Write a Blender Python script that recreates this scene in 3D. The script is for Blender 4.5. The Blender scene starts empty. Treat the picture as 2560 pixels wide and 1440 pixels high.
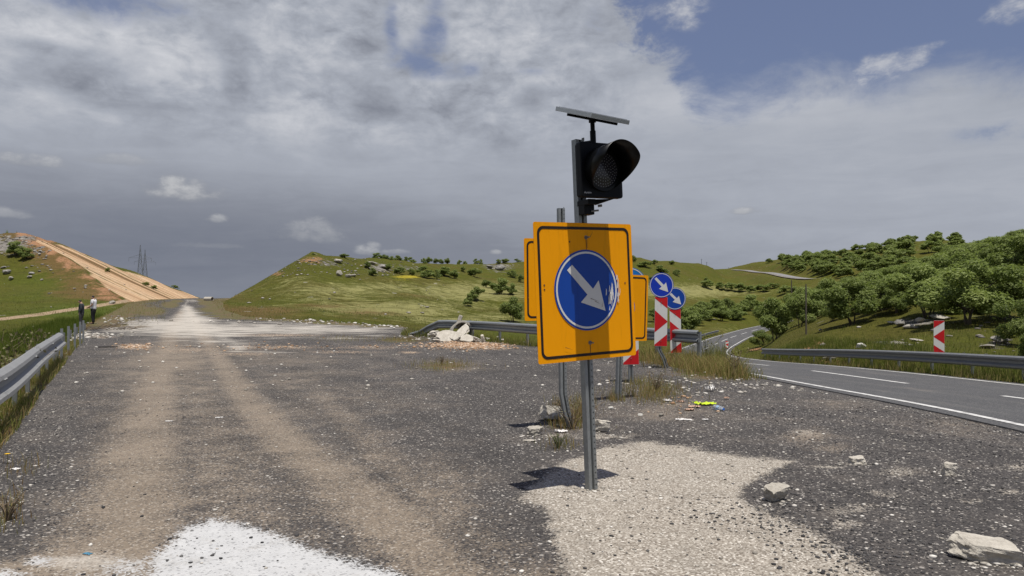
import bpy, bmesh, math, random
import numpy as np
from mathutils import Vector, Matrix, noise as mnoise

random.seed(7)
rng = np.random.default_rng(11)
SC = bpy.context.scene
COL = SC.collection
R = math.radians

# ------------------------------------------------------------------ camera
F = 1862.0            # focal length in pixels of the 2560 px wide photograph
CX, HZ, CH = 1280.0, 745.0, 1.6
cam_d = bpy.data.cameras.new("camera")
cam_d.sensor_width = 36.0
cam_d.lens = 36.0 * F / 2560.0
cam_d.clip_start = 0.05
cam_d.clip_end = 9000
cam = bpy.data.objects.new("camera", cam_d)
COL.objects.link(cam)
cam.location = (0, 0, CH)
cam.rotation_euler = (R(90) + math.atan((HZ - 720.0) / F), 0, 0)
SC.camera = cam

# ------------------------------------------------------------------ light and exposure
SUN_TO = Vector((0.09, -0.235, 1.0)).normalized()
sun_d = bpy.data.lights.new("sun", 'SUN')
sun_d.energy = 5.0
sun_d.angle = R(0.53)
sun_d.color = (1.0, 0.955, 0.885)
sun = bpy.data.objects.new("sun", sun_d)
COL.objects.link(sun)
sun.rotation_euler = (-SUN_TO).to_track_quat('-Z', 'Y').to_euler()
SC.view_settings.view_transform = 'Standard'
SC.view_settings.look = 'None'
SC.view_settings.exposure = 0.0
SC.view_settings.gamma = 1.0
SC.view_settings.use_curve_mapping = False
SC.cycles.max_bounces = 6
SC.cycles.transparent_max_bounces = 8


class E:
    """A node socket with arithmetic, so that node trees read as formulas."""
    def __init__(s, nt, sock): s.nt, s.k = nt, sock
    def _m(s, op, *o, clamp=False):
        n = s.nt.nodes.new('ShaderNodeMath'); n.operation = op; n.use_clamp = clamp
        for i, v in enumerate((s,) + o):
            if isinstance(v, E): s.nt.links.new(v.k, n.inputs[i])
            else: n.inputs[i].default_value = v
        return E(s.nt, n.outputs[0])
    def __add__(s, o): return s._m('ADD', o)
    __radd__ = __add__
    def __sub__(s, o): return s._m('SUBTRACT', o)
    def __rsub__(s, o): return (s * -1.0) + o
    def __mul__(s, o): return s._m('MULTIPLY', o)
    __rmul__ = __mul__
    def __truediv__(s, o): return s._m('DIVIDE', o)
    def pow(s, o): return s._m('POWER', o)
    def clamp(s): return s._m('ADD', 0.0, clamp=True)
    def mn(s, o): return s._m('MINIMUM', o)
    def mx(s, o): return s._m('MAXIMUM', o)
    def abs(s): return s._m('ABSOLUTE')
    def step(s, a, b, lo=0.0, hi=1.0):
        n = s.nt.nodes.new('ShaderNodeMapRange'); n.interpolation_type = 'SMOOTHSTEP'
        s.nt.links.new(s.k, n.inputs[0])
        for i, v in zip((1, 2, 3, 4), (a, b, lo, hi)): n.inputs[i].default_value = v
        return E(s.nt, n.outputs[0])


class NT:
    def __init__(s, nt): s.nt = nt
    def new(s, t): return s.nt.nodes.new(t)
    def link(s, a, b): s.nt.links.new(a.k if isinstance(a, E) else a, b)
    def put(s, sock, v):
        if isinstance(v, E): s.nt.links.new(v.k, sock)
        elif isinstance(v, (tuple, list)) and len(v) == 3 and sock.type == 'RGBA': sock.default_value = (*v, 1)
        else: sock.default_value = v
    def attr(s, name, out='Fac'):
        n = s.new('ShaderNodeAttribute'); n.attribute_name = name
        return E(s.nt, n.outputs[out])
    def pos(s):
        return E(s.nt, s.new('ShaderNodeNewGeometry').outputs['Position'])
    def obj(s):
        return E(s.nt, s.new('ShaderNodeTexCoord').outputs['Object'])
    def rnd(s):
        return E(s.nt, s.new('ShaderNodeObjectInfo').outputs['Random'])
    def xyz(s, v):
        n = s.new('ShaderNodeSeparateXYZ'); s.link(v, n.inputs[0])
        return tuple(E(s.nt, o) for o in n.outputs)
    def vec(s, x, y, z):
        n = s.new('ShaderNodeCombineXYZ')
        for i, v in enumerate((x, y, z)): s.put(n.inputs[i], v)
        return E(s.nt, n.outputs[0])
    def vmul(s, v, t):
        n = s.new('ShaderNodeVectorMath'); n.operation = 'MULTIPLY'
        s.link(v, n.inputs[0]); n.inputs[1].default_value = t
        return E(s.nt, n.outputs[0])
    def vadd(s, v, w):
        n = s.new('ShaderNodeVectorMath'); n.operation = 'ADD'
        s.link(v, n.inputs[0]); s.put(n.inputs[1], w)
        return E(s.nt, n.outputs[0])
    def noise(s, v, scale, detail=4, rough=0.55, dist=0.0, col=False):
        n = s.new('ShaderNodeTexNoise')
        if v is not None: s.link(v, n.inputs['Vector'])
        n.inputs['Scale'].default_value = scale; n.inputs['Detail'].default_value = detail
        n.inputs['Roughness'].default_value = rough; n.inputs['Distortion'].default_value = dist
        return E(s.nt, n.outputs[1 if col else 0])
    def voro(s, v, scale, feature='F1', rand=1.0):
        n = s.new('ShaderNodeTexVoronoi'); n.feature = feature
        s.link(v, n.inputs['Vector']); n.inputs['Scale'].default_value = scale
        n.inputs['Randomness'].default_value = rand
        return E(s.nt, n.outputs['Distance']), E(s.nt, n.outputs['Color'])
    def mix(s, f, a, b):
        n = s.new('ShaderNodeMix'); n.data_type = 'RGBA'
        s.put(n.inputs[0], f); s.put(n.inputs[6], a); s.put(n.inputs[7], b)
        return E(s.nt, n.outputs[2])
    def scale(s, c, f):
        n = s.new('ShaderNodeMix'); n.data_type = 'RGBA'; n.blend_type = 'MULTIPLY'; n.inputs[0].default_value = 1
        s.put(n.inputs[6], c)
        m = s.new('ShaderNodeCombineXYZ')
        for i in range(3): s.put(m.inputs[i], f)
        s.link(m.outputs[0], n.inputs[7])
        return E(s.nt, n.outputs[2])
    def ramp(s, f, stops):
        n = s.new('ShaderNodeValToRGB'); s.link(f, n.inputs[0])
        el = n.color_ramp.elements
        while len(el) < len(stops): el.new(0.5)
        for e, (p, c) in zip(el, stops): e.position = p; e.color = (*c, 1)
        return E(s.nt, n.outputs[0])
    def bump(s, h, strength=0.5, dist=0.02):
        n = s.new('ShaderNodeBump'); s.link(h, n.inputs['Height'])
        n.inputs['Strength'].default_value = strength; n.inputs['Distance'].default_value = dist
        return E(s.nt, n.outputs[0])


def pixdir(px, row):
    """azimuth and elevation (degrees) of a direction seen at a photo pixel"""
    a = math.degrees(math.atan((px - CX) / F))
    e = math.degrees(math.atan((HZ - row) / F * math.cos(math.radians(a))))
    return a, e


# ------------------------------------------------------------------ sky
def build_world():
    w = bpy.data.worlds.new("World"); SC.world = w; w.use_nodes = True
    nt = w.node_tree; nt.nodes.clear(); T = NT(nt)
    out = T.new('ShaderNodeOutputWorld'); bg = T.new('ShaderNodeBackground')
    bg.inputs['Strength'].default_value = 0.1
    sky = T.new('ShaderNodeTexSky'); sky.sky_type = 'NISHITA'; sky.sun_disc = False
    sky.sun_elevation = math.asin(SUN_TO.z); sky.sun_rotation = math.atan2(SUN_TO.x, SUN_TO.y)
    sky.air_density = 1.0; sky.dust_density = 1.6; sky.ozone_density = 2.2
    d = E(nt, T.new('ShaderNodeTexCoord').outputs['Generated'])
    x, y, z = T.xyz(d)
    DEG = 57.29578
    n = T.new('ShaderNodeMath'); n.operation = 'ARCTAN2'; T.link(x, n.inputs[0]); T.link(y, n.inputs[1])
    az = E(nt, n.outputs[0]) * DEG
    el = z.mx(-0.2)._m('ARCSINE') * DEG
    zz = z.mx(0.0)
    # flat cloud layer: features shrink towards the horizon
    P = T.vec(x / (zz + 0.16), y / (zz + 0.16), 0.0)
    A = T.vec(az * 0.06, el * 0.10, 0.0)
    n_big = T.noise(P, 0.75, 3, 0.5, 0.6)
    n_mid = T.noise(P, 1.9, 8, 0.62, 0.7)
    n_fin = T.noise(A, 5.0, 7, 0.62, 0.5)
    n_str = T.noise(T.vmul(A, (0.55, 2.0, 1)), 3.2, 7, 0.6, 0.8)
    n_edge = T.noise(A, 2.6, 9, 0.65, 0.3)
    n_puff = T.noise(A, 7.0, 8, 0.6, 0.0)
    bil = ((T.noise(A, 3.4, 3, 0.5, 0.25) - 0.5).abs() * 3.2).mn(1.0) * 0.6 + ((T.noise(A, 8.5, 4, 0.55, 0.15) - 0.5).abs() * 3.2).mn(1.0) * 0.4

    def blob(px, row, wpx, hpx):
        a0, e0 = pixdir(px, row)
        k = 1862 / 57.29578
        u = (az - a0) * (k / wpx); v = (el - e0) * (k / hpx)
        q = (u * u + v * v) * -1.0
        return q._m('EXPONENT')

    def total(lst):
        s = None
        for px, row, wp, hp, k in lst:
            b = blob(px, row, wp, hp) * k
            s = b if s is None else s + b
        return s

    # ---- high veil and cloud deck: how much of the blue is covered
    right = az.step(1.0, 16.0)
    lim = 30.0 - right * 14.6                                   # elevation above which blue shows
    cover = (lim - el + (n_edge - 0.5) * (6.5 + right * (1.0 - right) * 60.0) + (n_mid - 0.5) * 3.0 + (n_fin - .5) * right * (1.0 - right) * 34.0).step(-1.2, 2.6)
    holes = total([(975, 60, 22, 60, 0.75), (1030, 150, 56, 34, 0.85), (1090, 50, 30, 80, 0.75), (1140, 172, 110, 22, 0.65), (1060, 100, 30, 60, .55), (215, 12, 130, 34, 0.75), (330, 0, 160, 24, 0.6), (1490, 60, 34, 50, 0.4), (2540, 325, 120, 26, 0.5), (1340, 175, 60, 14, .35)])
    cover = (cover - (holes * 0.85 + ((n_edge - 0.5) * 2.0 + (n_fin - 0.5) * 2.4 + (n_puff - 0.5) * 2.0) * (holes * 1.5).mn(0.62)).step(0.10, 1.0) * 0.85).mx(0.0)
    wisps = total([(2145, 218, 30, 20, .7), (2175, 180, 36, 30, 1.0), (2225, 168, 40, 24, 1.0), (2275, 148, 36, 20, .95), (2320, 128, 26, 15, .8), (2362, 104, 20, 11, .7), (1710, 25, 60, 40, 1.0), (1665, 70, 30, 30, .6), (2515, 15, 50, 40, 0.9), (1850, 200, 110, 18, 0.35), (1620, 30, 25, 20, 0.6)])
    wisp = (wisps.mn(1.1) * 0.55 + ((n_edge - 0.5) * 1.3 + (n_fin - 0.5) * 2.2 + (n_puff - 0.5) * 2.4) * (wisps * 1.6).mn(0.75)).step(0.10, 1.0)
    cover = cover.mx(wisp * 0.9)
    # ---- deck brightness
    tex = (n_mid - 0.5) * 0.85 + (n_fin - 0.5) * 0.35
    lit = total([(70, 80, 260, 70, .26), (20, 250, 200, 60, .14), (330, 215, 120, 30, .12), (480, 150, 120, 40, .10), (700, 270, 200, 110, .10), (1300, 90, 200, 120, .14), (1040, 60, 60, 90, .1), (620, 120, 160, 90, .06), (760, 60, 200, 90, .08), (1700, 250, 330, 70, .12), (2100, 260, 330, 70, .06), (740, 300, 70, 60, .10), (1000, 330, 160, 60, .05)])
    dim = total([(160, 150, 120, 42, .18), (230, 215, 110, 30, .12), (90, 110, 90, 14, .1), (560, 70, 80, 70, .12), (590, 205, 45, 80, .16), (860, 190, 130, 80, .07), (960, 250, 90, 60, .10), (380, 140, 120, 40, .08), (1335, 245, 60, 45, .16), (700, 210, 45, 40, .08), (1150, 300, 120, 60, .06), (900, 40, 130, 70, .03), (350, 260, 260, 40, .08), (1880, 440, 180, 24, .07), (2120, 455, 110, 16, .05), (1700, 455, 120, 16, .05)])
    sharp = (n_edge - 0.5) * 1.6 + (n_fin - 0.5) * 2.0 + (n_puff - .5) * .9
    dim = (dim * 3.4 + sharp * (dim * 5.0).mn(0.75)).step(0.16, 0.72) * 0.13
    upper = el.step(9.0, 15.0)
    leftish = 1.0 - az.step(3.0, 14.0)
    val = 0.402 + lit * .72 - dim * .95 + tex * (0.05 + upper * leftish * 0.30) + ((n_puff - .5) * .26 + (n_fin - .5) * .26) * (upper * leftish + .06) + (n_str - 0.5) * 0.10 + (bil - 0.42) * 0.12 * (upper * leftish * 0.85 + 0.12)
    storm = total([(560, 700, 620, 190, .150), (300, 560, 520, 130, .045), (860, 580, 420, 120, .045), (-300, 640, 500, 200, .11), (1350, 650, 500, 120, .08), (2000, 700, 600, 90, .05)])
    val = (val - storm + (1.0 - upper) * 0.03).mx(0.12)
    t = (val - 0.15) / 0.45
    cc = T.ramp(t, [(0.0, (0.158, 0.176, 0.226)), (0.30, (0.238, 0.256, 0.305)), (0.62, (0.386, 0.412, 0.470)), (1.0, (0.610, 0.622, 0.660))])
    # ---- small separate cumulus under the deck
    puffs = [(455, 486, 84, 30, 1.0), (435, 466, 32, 30, 1.0), (492, 472, 34, 24, .8), (780, 590, 92, 28, .62), (745, 576, 36, 22, .55), (795, 574, 40, 24, .6), (537, 549, 24, 13, .8), (910, 628, 36, 18, .9), (930, 616, 20, 12, .7), (985, 630, 34, 8, .6), (62, 404, 74, 18, .75), (300, 402, 80, 16, .55), (12, 537, 50, 15, .6), (1870, 528, 42, 14, .85), (1240, 632, 16, 9, .8), (520, 615, 90, 8, .3)]
    pm = None; pl = None
    for px, row, wp, hp, k in puffs:
        a0, e0 = pixdir(px, row)
        kk = 1862 / 57.29578
        u = (az - a0) * (kk / wp); v = (el - e0) * (kk / hp)
        low = (v * -1.0).mx(0.0)
        dd = (u * u + v * v + low * low * 2.2)
        b = ((1.0 - dd * 0.55) + (n_puff - 0.5) * 2.2 + (n_fin - .5) * 1.2 + (n_edge - 0.5) * 1.0).step(0.15, 1.05) * k
        pm = b if pm is None else pm.mx(b)
        sh = (v * 0.5 + (n_puff - 0.5) * 1.2 + 0.45).clamp() * b
        pl = sh if pl is None else pl.mx(sh)
    pc = T.mix(pl.clamp(), (0.27, 0.285, 0.32), (0.62, 0.622, 0.63))
    cc = T.mix((pm * 0.85).clamp(), cc, pc)
    cc = T.mix((wisp * 0.75).clamp(), cc, (0.55, 0.56, 0.60))
    lp = T.scale(cc, 10.0)
    blue = T.scale(E(nt, sky.outputs[0]), 1.0)
    blue = T.mix(0.62, blue, (1.48, 1.72, 3.05))
    c = T.mix(cover.clamp(), blue, lp)
    T.link(c, bg.inputs[0]); T.link(bg.outputs[0], out.inputs[0])


build_world()

# ------------------------------------------------------------------ small helpers
MATS = {}


def new_mat(name):
    m = bpy.data.materials.new(name); m.use_nodes = True
    T = NT(m.node_tree); b = m.node_tree.nodes['Principled BSDF']
    MATS[name] = m
    return m, T, b


def simple(name, col, rough=0.6, metal=0.0, var=0.25, scale=8.0, bump=0.0, dirt=None, dirt_amt=0.3, spec=None):
    """plain surface with noise in its tone, optional dirt and fine relief"""
    m, T, b = new_mat(name)
    p = T.obj()
    n = T.noise(p, scale, 5, 0.6)
    c = T.scale(col, n * (2 * var) + (1 - var))
    if dirt:
        dn = T.noise(p, scale * 0.35, 6, 0.65, 0.4)
        c = T.mix(dn.step(0.5, 0.72) * dirt_amt, c, dirt)
    T.link(c, b.inputs['Base Color'])
    b.inputs['Roughness'].default_value = rough
    b.inputs['Metallic'].default_value = metal
    if spec is not None: b.inputs['Specular IOR Level'].default_value = spec
    if bump:
        T.link(T.bump(T.noise(p, scale * 4, 4), 0.6, bump), b.inputs['Normal'])
    return m


class MB:
    """collects vertices and faces, links them as ONE mesh object"""
    def __init__(s): s.v = []; s.f = []
    def add(s, v, f):
        o = len(s.v); s.v += [tuple(p) for p in v]; s.f += [tuple(o + i for i in q) for q in f]
        return s
    def box(s, c, d, M=None):
        x, y, z = (k / 2 for k in d)
        vs = [Vector((sx * x, sy * y, sz * z)) for sz in (-1, 1) for sy in (-1, 1) for sx in (-1, 1)]
        if M is not None: vs = [M @ v for v in vs]
        c = Vector(c)
        return s.add([v + c for v in vs], [(0, 2, 3, 1), (4, 5, 7, 6), (0, 1, 5, 4), (2, 6, 7, 3), (0, 4, 6, 2), (1, 3, 7, 5)])
    def tube(s, pts, rad, n=8, cap=True):
        pts = [Vector(p) for p in pts]
        rad = rad if isinstance(rad, (list, tuple)) else [rad] * len(pts)
        vs = []; fs = []
        up = None
        for i, p in enumerate(pts):
            t = (pts[min(i + 1, len(pts) - 1)] - pts[max(i - 1, 0)]).normalized()
            if up is None:
                up = Vector((0, 0, 1)) if abs(t.z) < 0.9 else Vector((1, 0, 0))
            a = t.cross(up).normalized(); b = a.cross(t).normalized()
            up = b
            for k in range(n):
                w = 2 * math.pi * k / n
                vs.append(p + (a * math.cos(w) + b * math.sin(w)) * rad[i])
        for i in range(len(pts) - 1):
            for k in range(n):
                k2 = (k + 1) % n
                fs.append((i * n + k, i * n + k2, (i + 1) * n + k2, (i + 1) * n + k))
        if cap:
            fs.append(tuple(range(n - 1, -1, -1))); o = (len(pts) - 1) * n
            fs.append(tuple(o + k for k in range(n)))
        return s.add(vs, fs)
    def prism(s, poly, y0, y1, M=None):
        """polygon in x,z pushed from y0 to y1"""
        n = len(poly)
        vs = [Vector((p[0], y0, p[1])) for p in poly] + [Vector((p[0], y1, p[1])) for p in poly]
        if M is not None: vs = [M @ v for v in vs]
        fs = [tuple(range(n)), tuple(range(2 * n - 1, n - 1, -1))]
        fs += [(i, i + n, (i + 1) % n + n, (i + 1) % n) for i in range(n)]
        return s.add(vs, fs)
    def sweep(s, prof, frames, closed=True):
        """prof: 2-D points; frames: (origin, axis_u, axis_v)"""
        n = len(prof); vs = []
        for o, a, b in frames:
            for u, v in prof: vs.append(Vector(o) + Vector(a) * u + Vector(b) * v)
        fs = []
        for i in range(len(frames) - 1):
            for k in range(n if closed else n - 1):
                k2 = (k + 1) % n
                fs.append((i * n + k, i * n + k2, (i + 1) * n + k2, (i + 1) * n + k))
        if closed:
            fs.append(tuple(range(n - 1, -1, -1))); o = (len(frames) - 1) * n
            fs.append(tuple(o + k for k in range(n)))
        return s.add(vs, fs)
    def mesh(s, name, smooth=False):
        me = bpy.data.meshes.new(name)
        me.from_pydata(s.v, [], s.f)
        bm = bmesh.new(); bm.from_mesh(me)
        bmesh.ops.recalc_face_normals(bm, faces=bm.faces); bm.to_mesh(me); bm.free()
        if smooth: me.polygons.foreach_set('use_smooth', [True] * len(me.polygons))
        return me
    def build(s, name, mat, parent=None, smooth=False, bevel=0.0):
        o = bpy.data.objects.new(name, s.mesh(name, smooth)); COL.objects.link(o)
        if mat: o.data.materials.append(mat)
        if parent: o.parent = parent
        if bevel:
            m = o.modifiers.new('bevel', 'BEVEL'); m.width = bevel; m.segments = 2; m.limit_method = 'ANGLE'
        return o


def thing(name, label, cat, loc=(0, 0, 0), rot=(0, 0, 0), group=None):
    o = bpy.data.objects.new(name, None); COL.objects.link(o)
    o.location = loc; o.rotation_euler = rot
    o.empty_display_size = 0.2
    return tag(o, label, cat, group)


def tag(o, label, cat, group=None):
    o['label'] = label; o['category'] = cat
    if group: o['group'] = group
    return o


def struct(o): o['kind'] = 'structure'; return o
def stuff(o): o['kind'] = 'stuff'; return o


def np_mesh(name, verts, faces, mat, attrs=None, smooth=False):
    """faces: (n,3) or (n,4) integer array"""
    me = bpy.data.meshes.new(name)
    nf, k = faces.shape
    me.vertices.add(len(verts)); me.vertices.foreach_set('co', verts.astype(np.float32).ravel())
    me.loops.add(nf * k); me.loops.foreach_set('vertex_index', faces.astype(np.int32).ravel())
    me.polygons.add(nf); me.polygons.foreach_set('loop_start', np.arange(0, nf * k, k, dtype=np.int32))
    if smooth: me.polygons.foreach_set('use_smooth', np.ones(nf, dtype=bool))
    for an, av in (attrs or {}).items():
        a = me.attributes.new(an, 'FLOAT', 'POINT'); a.data.foreach_set('value', av.astype(np.float32))
    me.update(calc_edges=True); me.validate()
    o = bpy.data.objects.new(name, me); COL.objects.link(o)
    if mat: me.materials.append(mat)
    return o


# value noise in numpy
_perm = rng.random((256, 256))


def vnoise(x, y):
    xi = np.floor(x).astype(int); yi = np.floor(y).astype(int)
    fx = x - xi; fy = y - yi
    fx = fx * fx * (3 - 2 * fx); fy = fy * fy * (3 - 2 * fy)
    g = lambda a, b: _perm[a & 255, b & 255]
    return (g(xi, yi) * (1 - fx) + g(xi + 1, yi) * fx) * (1 - fy) + (g(xi, yi + 1) * (1 - fx) + g(xi + 1, yi + 1) * fx) * fy


def fbm(x, y, o=4):
    s = 0.0; a = 0.5; t = 0.0
    for i in range(o):
        s = s + a * vnoise(x * 2 ** i + 17.3 * i, y * 2 ** i + 9.1 * i); t += a; a *= 0.5
    return s / t - 0.5


def sstep(a, b, x):
    t = np.clip((x - a) / (b - a), 0, 1)
    return t * t * (3 - 2 * t)


def poly_sdf(x, y, poly):
    """signed distance to a polygon, negative inside"""
    d = np.full(x.shape, 1e18); ins = np.zeros(x.shape, bool)
    n = len(poly)
    for i in range(n):
        ax, ay = poly[i]; bx, by = poly[(i + 1) % n]
        ex, ey = bx - ax, by - ay
        t = np.clip(((x - ax) * ex + (y - ay) * ey) / (ex * ex + ey * ey + 1e-12), 0, 1)
        d = np.minimum(d, (x - ax - t * ex) ** 2 + (y - ay - t * ey) ** 2)
        if by != ay:
            c = ((ay > y) != (by > y)) & (x < ex * (y - ay) / (by - ay) + ax)
            ins ^= c
    d = np.sqrt(d)
    return np.where(ins, -d, d)


def line_dist(x, y, pts, vals=None):
    d = np.full(x.shape, 1e18); v = np.zeros(x.shape)
    for i in range(len(pts) - 1):
        ax, ay = pts[i][:2]; bx, by = pts[i + 1][:2]
        ex, ey = bx - ax, by - ay
        t = np.clip(((x - ax) * ex + (y - ay) * ey) / (ex * ex + ey * ey + 1e-12), 0, 1)
        q = (x - ax - t * ex) ** 2 + (y - ay - t * ey) ** 2
        m = q < d
        if vals is not None: v = np.where(m, vals[i] + (vals[i + 1] - vals[i]) * t, v)
        d = np.where(m, q, d)
    return np.sqrt(d), v


def pchip(xk, yk, x):
    xk = np.asarray(xk, float); yk = np.asarray(yk, float)
    h = np.diff(xk); dl = np.diff(yk) / h
    m = np.zeros(len(xk)); m[0] = dl[0]; m[-1] = dl[-1]
    for i in range(1, len(xk) - 1):
        if dl[i - 1] * dl[i] > 0:
            w1 = 2 * h[i] + h[i - 1]; w2 = h[i] + 2 * h[i - 1]
            m[i] = (w1 + w2) / (w1 / dl[i - 1] + w2 / dl[i])
    x = np.clip(x, xk[0], xk[-1])
    i = np.clip(np.searchsorted(xk, x) - 1, 0, len(xk) - 2)
    t = (x - xk[i]) / h[i]
    return ((1 + 2 * t) * (1 - t) ** 2 * yk[i] + t * (1 - t) ** 2 * h[i] * m[i] + t * t * (3 - 2 * t) * yk[i + 1] + t * t * (t - 1) * h[i] * m[i + 1])


def smooth_line(pts, step):
    """Catmull-Rom through points, resampled"""
    P = [np.array(p, float) for p in pts]
    P = [2 * P[0] - P[1]] + P + [2 * P[-1] - P[-2]]
    out = []
    for i in range(1, len(P) - 2):
        n = max(2, int(np.linalg.norm(P[i + 1] - P[i]) / step))
        for k in range(n):
            t = k / n
            out.append(0.5 * ((2 * P[i]) + (P[i + 1] - P[i - 1]) * t + (2 * P[i - 1] - 5 * P[i] + 4 * P[i + 1] - P[i + 2]) * t * t + (3 * P[i] - P[i - 1] - 3 * P[i + 1] + P[i + 2]) * t ** 3))
    out.append(P[-2])
    return np.array(out)

# ------------------------------------------------------------------ the lie of the land (heights in metres, camera at x=0 y=0)
LEFT = [(3, 0), (10, 0), (14, -.3), (25, -.8), (40, -.7), (60, -.4), (80, .2), (95, 1.4), (105, 2.4), (120, 6.3), (140, 12.4), (150, 14.6), (170, 14), (200, 10.6), (250, 6.2), (300, 2.0), (400, -6), (700, -15), (3000, -40)]
NAT = {
    -900: LEFT, -300: LEFT, 0: LEFT, 250: LEFT, 500: LEFT,
    600: [(3, 0), (50, 0), (80, .5), (110, 1.8), (150, 4.0), (200, 5.3), (240, 5.2), (300, 2), (400, -6), (700, -15), (3000, -40)],
    700: [(3, 0), (50, 0), (80, .7), (110, 3), (140, 6), (165, 8), (200, 8.4), (300, 4), (500, -5), (3000, -40)],
    775: [(3, 0), (50, 0), (70, .4), (95, 1.8), (125, 6.2), (150, 10.6), (180, 10.6), (300, 6), (500, -3), (3000, -40)],
    840: [(3, 0), (50, -.1), (75, .3), (100, 1.7), (132, 6.2), (165, 11.3), (190, 11.3), (300, 7.5), (500, -2), (3000, -40)],
    900: [(3, 0), (50, -.2), (80, .2), (105, 1.6), (140, 6.5), (180, 11.2), (200, 11.6), (300, 9), (500, 0), (3000, -40)],
    1000: [(3, 0), (30, 0), (50, -.5), (80, -.1), (110, 1.5), (160, 6.5), (210, 11.7), (240, 12), (350, 9), (600, -5), (3000, -40)],
    1100: [(3, 0), (25, 0), (40, -1), (70, -.8), (120, 1.2), (180, 6.5), (250, 13), (300, 13), (450, 8), (3000, -40)],
    1200: [(3, 0), (22, 0), (35, -1.2), (60, -1.2), (100, -.8), (140, 1.2), (200, 6.4), (280, 14.2), (340, 14.5), (500, 8), (3000, -40)],
    1310: [(3, 0), (20, 0), (35, -2), (60, -2), (100, -1.1), (150, 1), (220, 7), (300, 15.5), (360, 16), (600, 8), (3000, -40)],
    1450: [(3, 0), (18, 0), (30, -2.5), (60, -3), (100, -2.3), (150, 0), (230, 6.5), (320, 17), (380, 18), (600, 10), (3000, -40)],
    1600: [(3, 0), (16, 0), (25, -2), (60, -4), (110, -3.6), (150, -1.8), (200, 2), (260, 7.5), (330, 18.8), (400, 20), (700, 10), (3000, -40)],
    1700: [(3, 0), (14, 0), (25, -1.5), (60, -4), (100, -4.4), (140, -3.2), (200, .5), (300, 8.5), (400, 20.3), (500, 22), (800, 10), (3000, -40)],
    1760: [(3, 0), (14, -.1), (25, -1), (60, -3.8), (100, -4.4), (150, -3.4), (220, .5), (330, 9), (450, 21.2), (550, 22), (900, 10), (3000, -40)],
    1820: [(3, 0), (14, -.1), (25, -1), (60, -3.5), (100, -4.3), (150, -3.6), (230, 0), (350, 7.5), (500, 18), (600, 25), (700, 26), (1000, 15), (3000, -40)],
    1900: [(3, 0), (14, -.2), (25, -.9), (50, -2.2), (100, -4), (160, -3.6), (240, .5), (350, 9), (450, 17), (550, 28), (650, 31), (1000, 15), (3000, -40)],
    2000: [(3, 0), (14, -.2), (25, -.8), (45, -1), (70, -.5), (100, .3), (150, 1), (250, 4), (350, 16), (450, 25.5), (520, 30), (900, 20), (3000, -40)],
    2150: [(3, 0), (14, -.2), (25, -.7), (40, -.3), (60, 1), (80, 2.4), (110, 3.4), (150, 4), (250, 8), (350, 23), (420, 28), (900, 20), (3000, -40)],
    2320: [(3, 0), (12, -.2), (22, -.6), (35, .1), (50, 1.3), (70, 3), (95, 4.4), (130, 5), (200, 9), (300, 23), (360, 28.5), (900, 20), (3000, -40)],
    2450: [(3, 0), (12, -.2), (22, -.6), (32, .1), (45, 1.2), (65, 3.3), (90, 5.6), (120, 6.8), (200, 11), (320, 24.5), (400, 28), (900, 20), (3000, -40)],
    2560: [(3, 0), (12, -.2), (22, -.5), (32, .1), (45, 1.5), (65, 4), (90, 6.6), (120, 8.5), (200, 13), (320, 24), (400, 28), (900, 20), (3000, -40)],
    3200: [(3, 0), (12, -.2), (22, -.4), (32, .4), (45, 2), (65, 5), (90, 8), (120, 10.5), (200, 16), (320, 26), (900, 20), (3000, -40)],
    4700: [(3, 0), (12, 0), (22, .2), (32, 1.2), (45, 3), (65, 6), (90, 9), (120, 11), (200, 16), (900, 20), (3000, -40)],
}
_lY = np.linspace(math.log(3), math.log(3000), 700)
_pxs = np.arange(-900, 4701, 10.0)
_ck = sorted(NAT)
_tab = np.array([pchip(np.log([p[0] for p in NAT[c]]), [p[1] for p in NAT[c]], _lY) for c in _ck])
_G = np.array([pchip(_ck, _tab[:, j], _pxs) for j in range(len(_lY))]).T      # (px, Y)
for _ in range(2):
    _G[1:-1] = (_G[:-2] + 2 * _G[1:-1] + _G[2:]) / 4

OLD_ROAD = [(-2.2, -9), (-1.9, 0), (-6.0, 8.5), (-11.4, 18.5), (-15.3, 26), (-26, 46), (-53.6, 105), (-70, 150), (-121, 290), (-160, 400),
            (-146, 400), (-108, 290), (-57, 150), (-42, 108), (-27, 70), (-20, 56), (-13, 50), (-6.4, 43), (-4.6, 36), (-4.2, 31.6), (-2.7, 29.8),
            (-.8, 27.5), (.8, 24.8), (3.5, 21), (4.7, 19.0), (5.6, 19.6), (7.2, 22.0), (7.15, 17.0), (7.1, 14), (7.0, 10), (7.1, 0), (7.2, -9)]
ROAD_Z = ([-20, 45, 60, 90, 130, 200, 260, 300, 400], [0, 0, .28, .85, 1.32, 1.5, 1.58, 1.3, -3])
LANE = smooth_line([(9.9, -25, -.1), (9.7, 0, -.1), (9.6, 10, -.15), (9.8, 18, -.5), (10.2, 28, -1.0), (11.6, 42, -1.9), (15, 60, -3.0), (20.5, 80, -4.0), (27.5, 100, -4.5), (38, 125, -4.6), (56, 160, -4.4), (90, 215, -4.0)], 1.5)


HILL = None; HILLZ = None


def nat_z(x, y):
    yy = np.maximum(y, 3.0)
    px = np.clip(CX + F * x / yy, -899, 4699)
    a = (px + 900) / 10.0; b = np.clip((np.log(yy) - _lY[0]) / (_lY[1] - _lY[0]), 0, len(_lY) - 1.001)
    i = np.minimum(a.astype(int), len(_pxs) - 2); j = b.astype(int)
    u = a - i; v = b - j
    return (_G[i, j] * (1 - u) + _G[i + 1, j] * u) * (1 - v) + (_G[i, j + 1] * (1 - u) + _G[i + 1, j + 1] * u) * v


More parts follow.
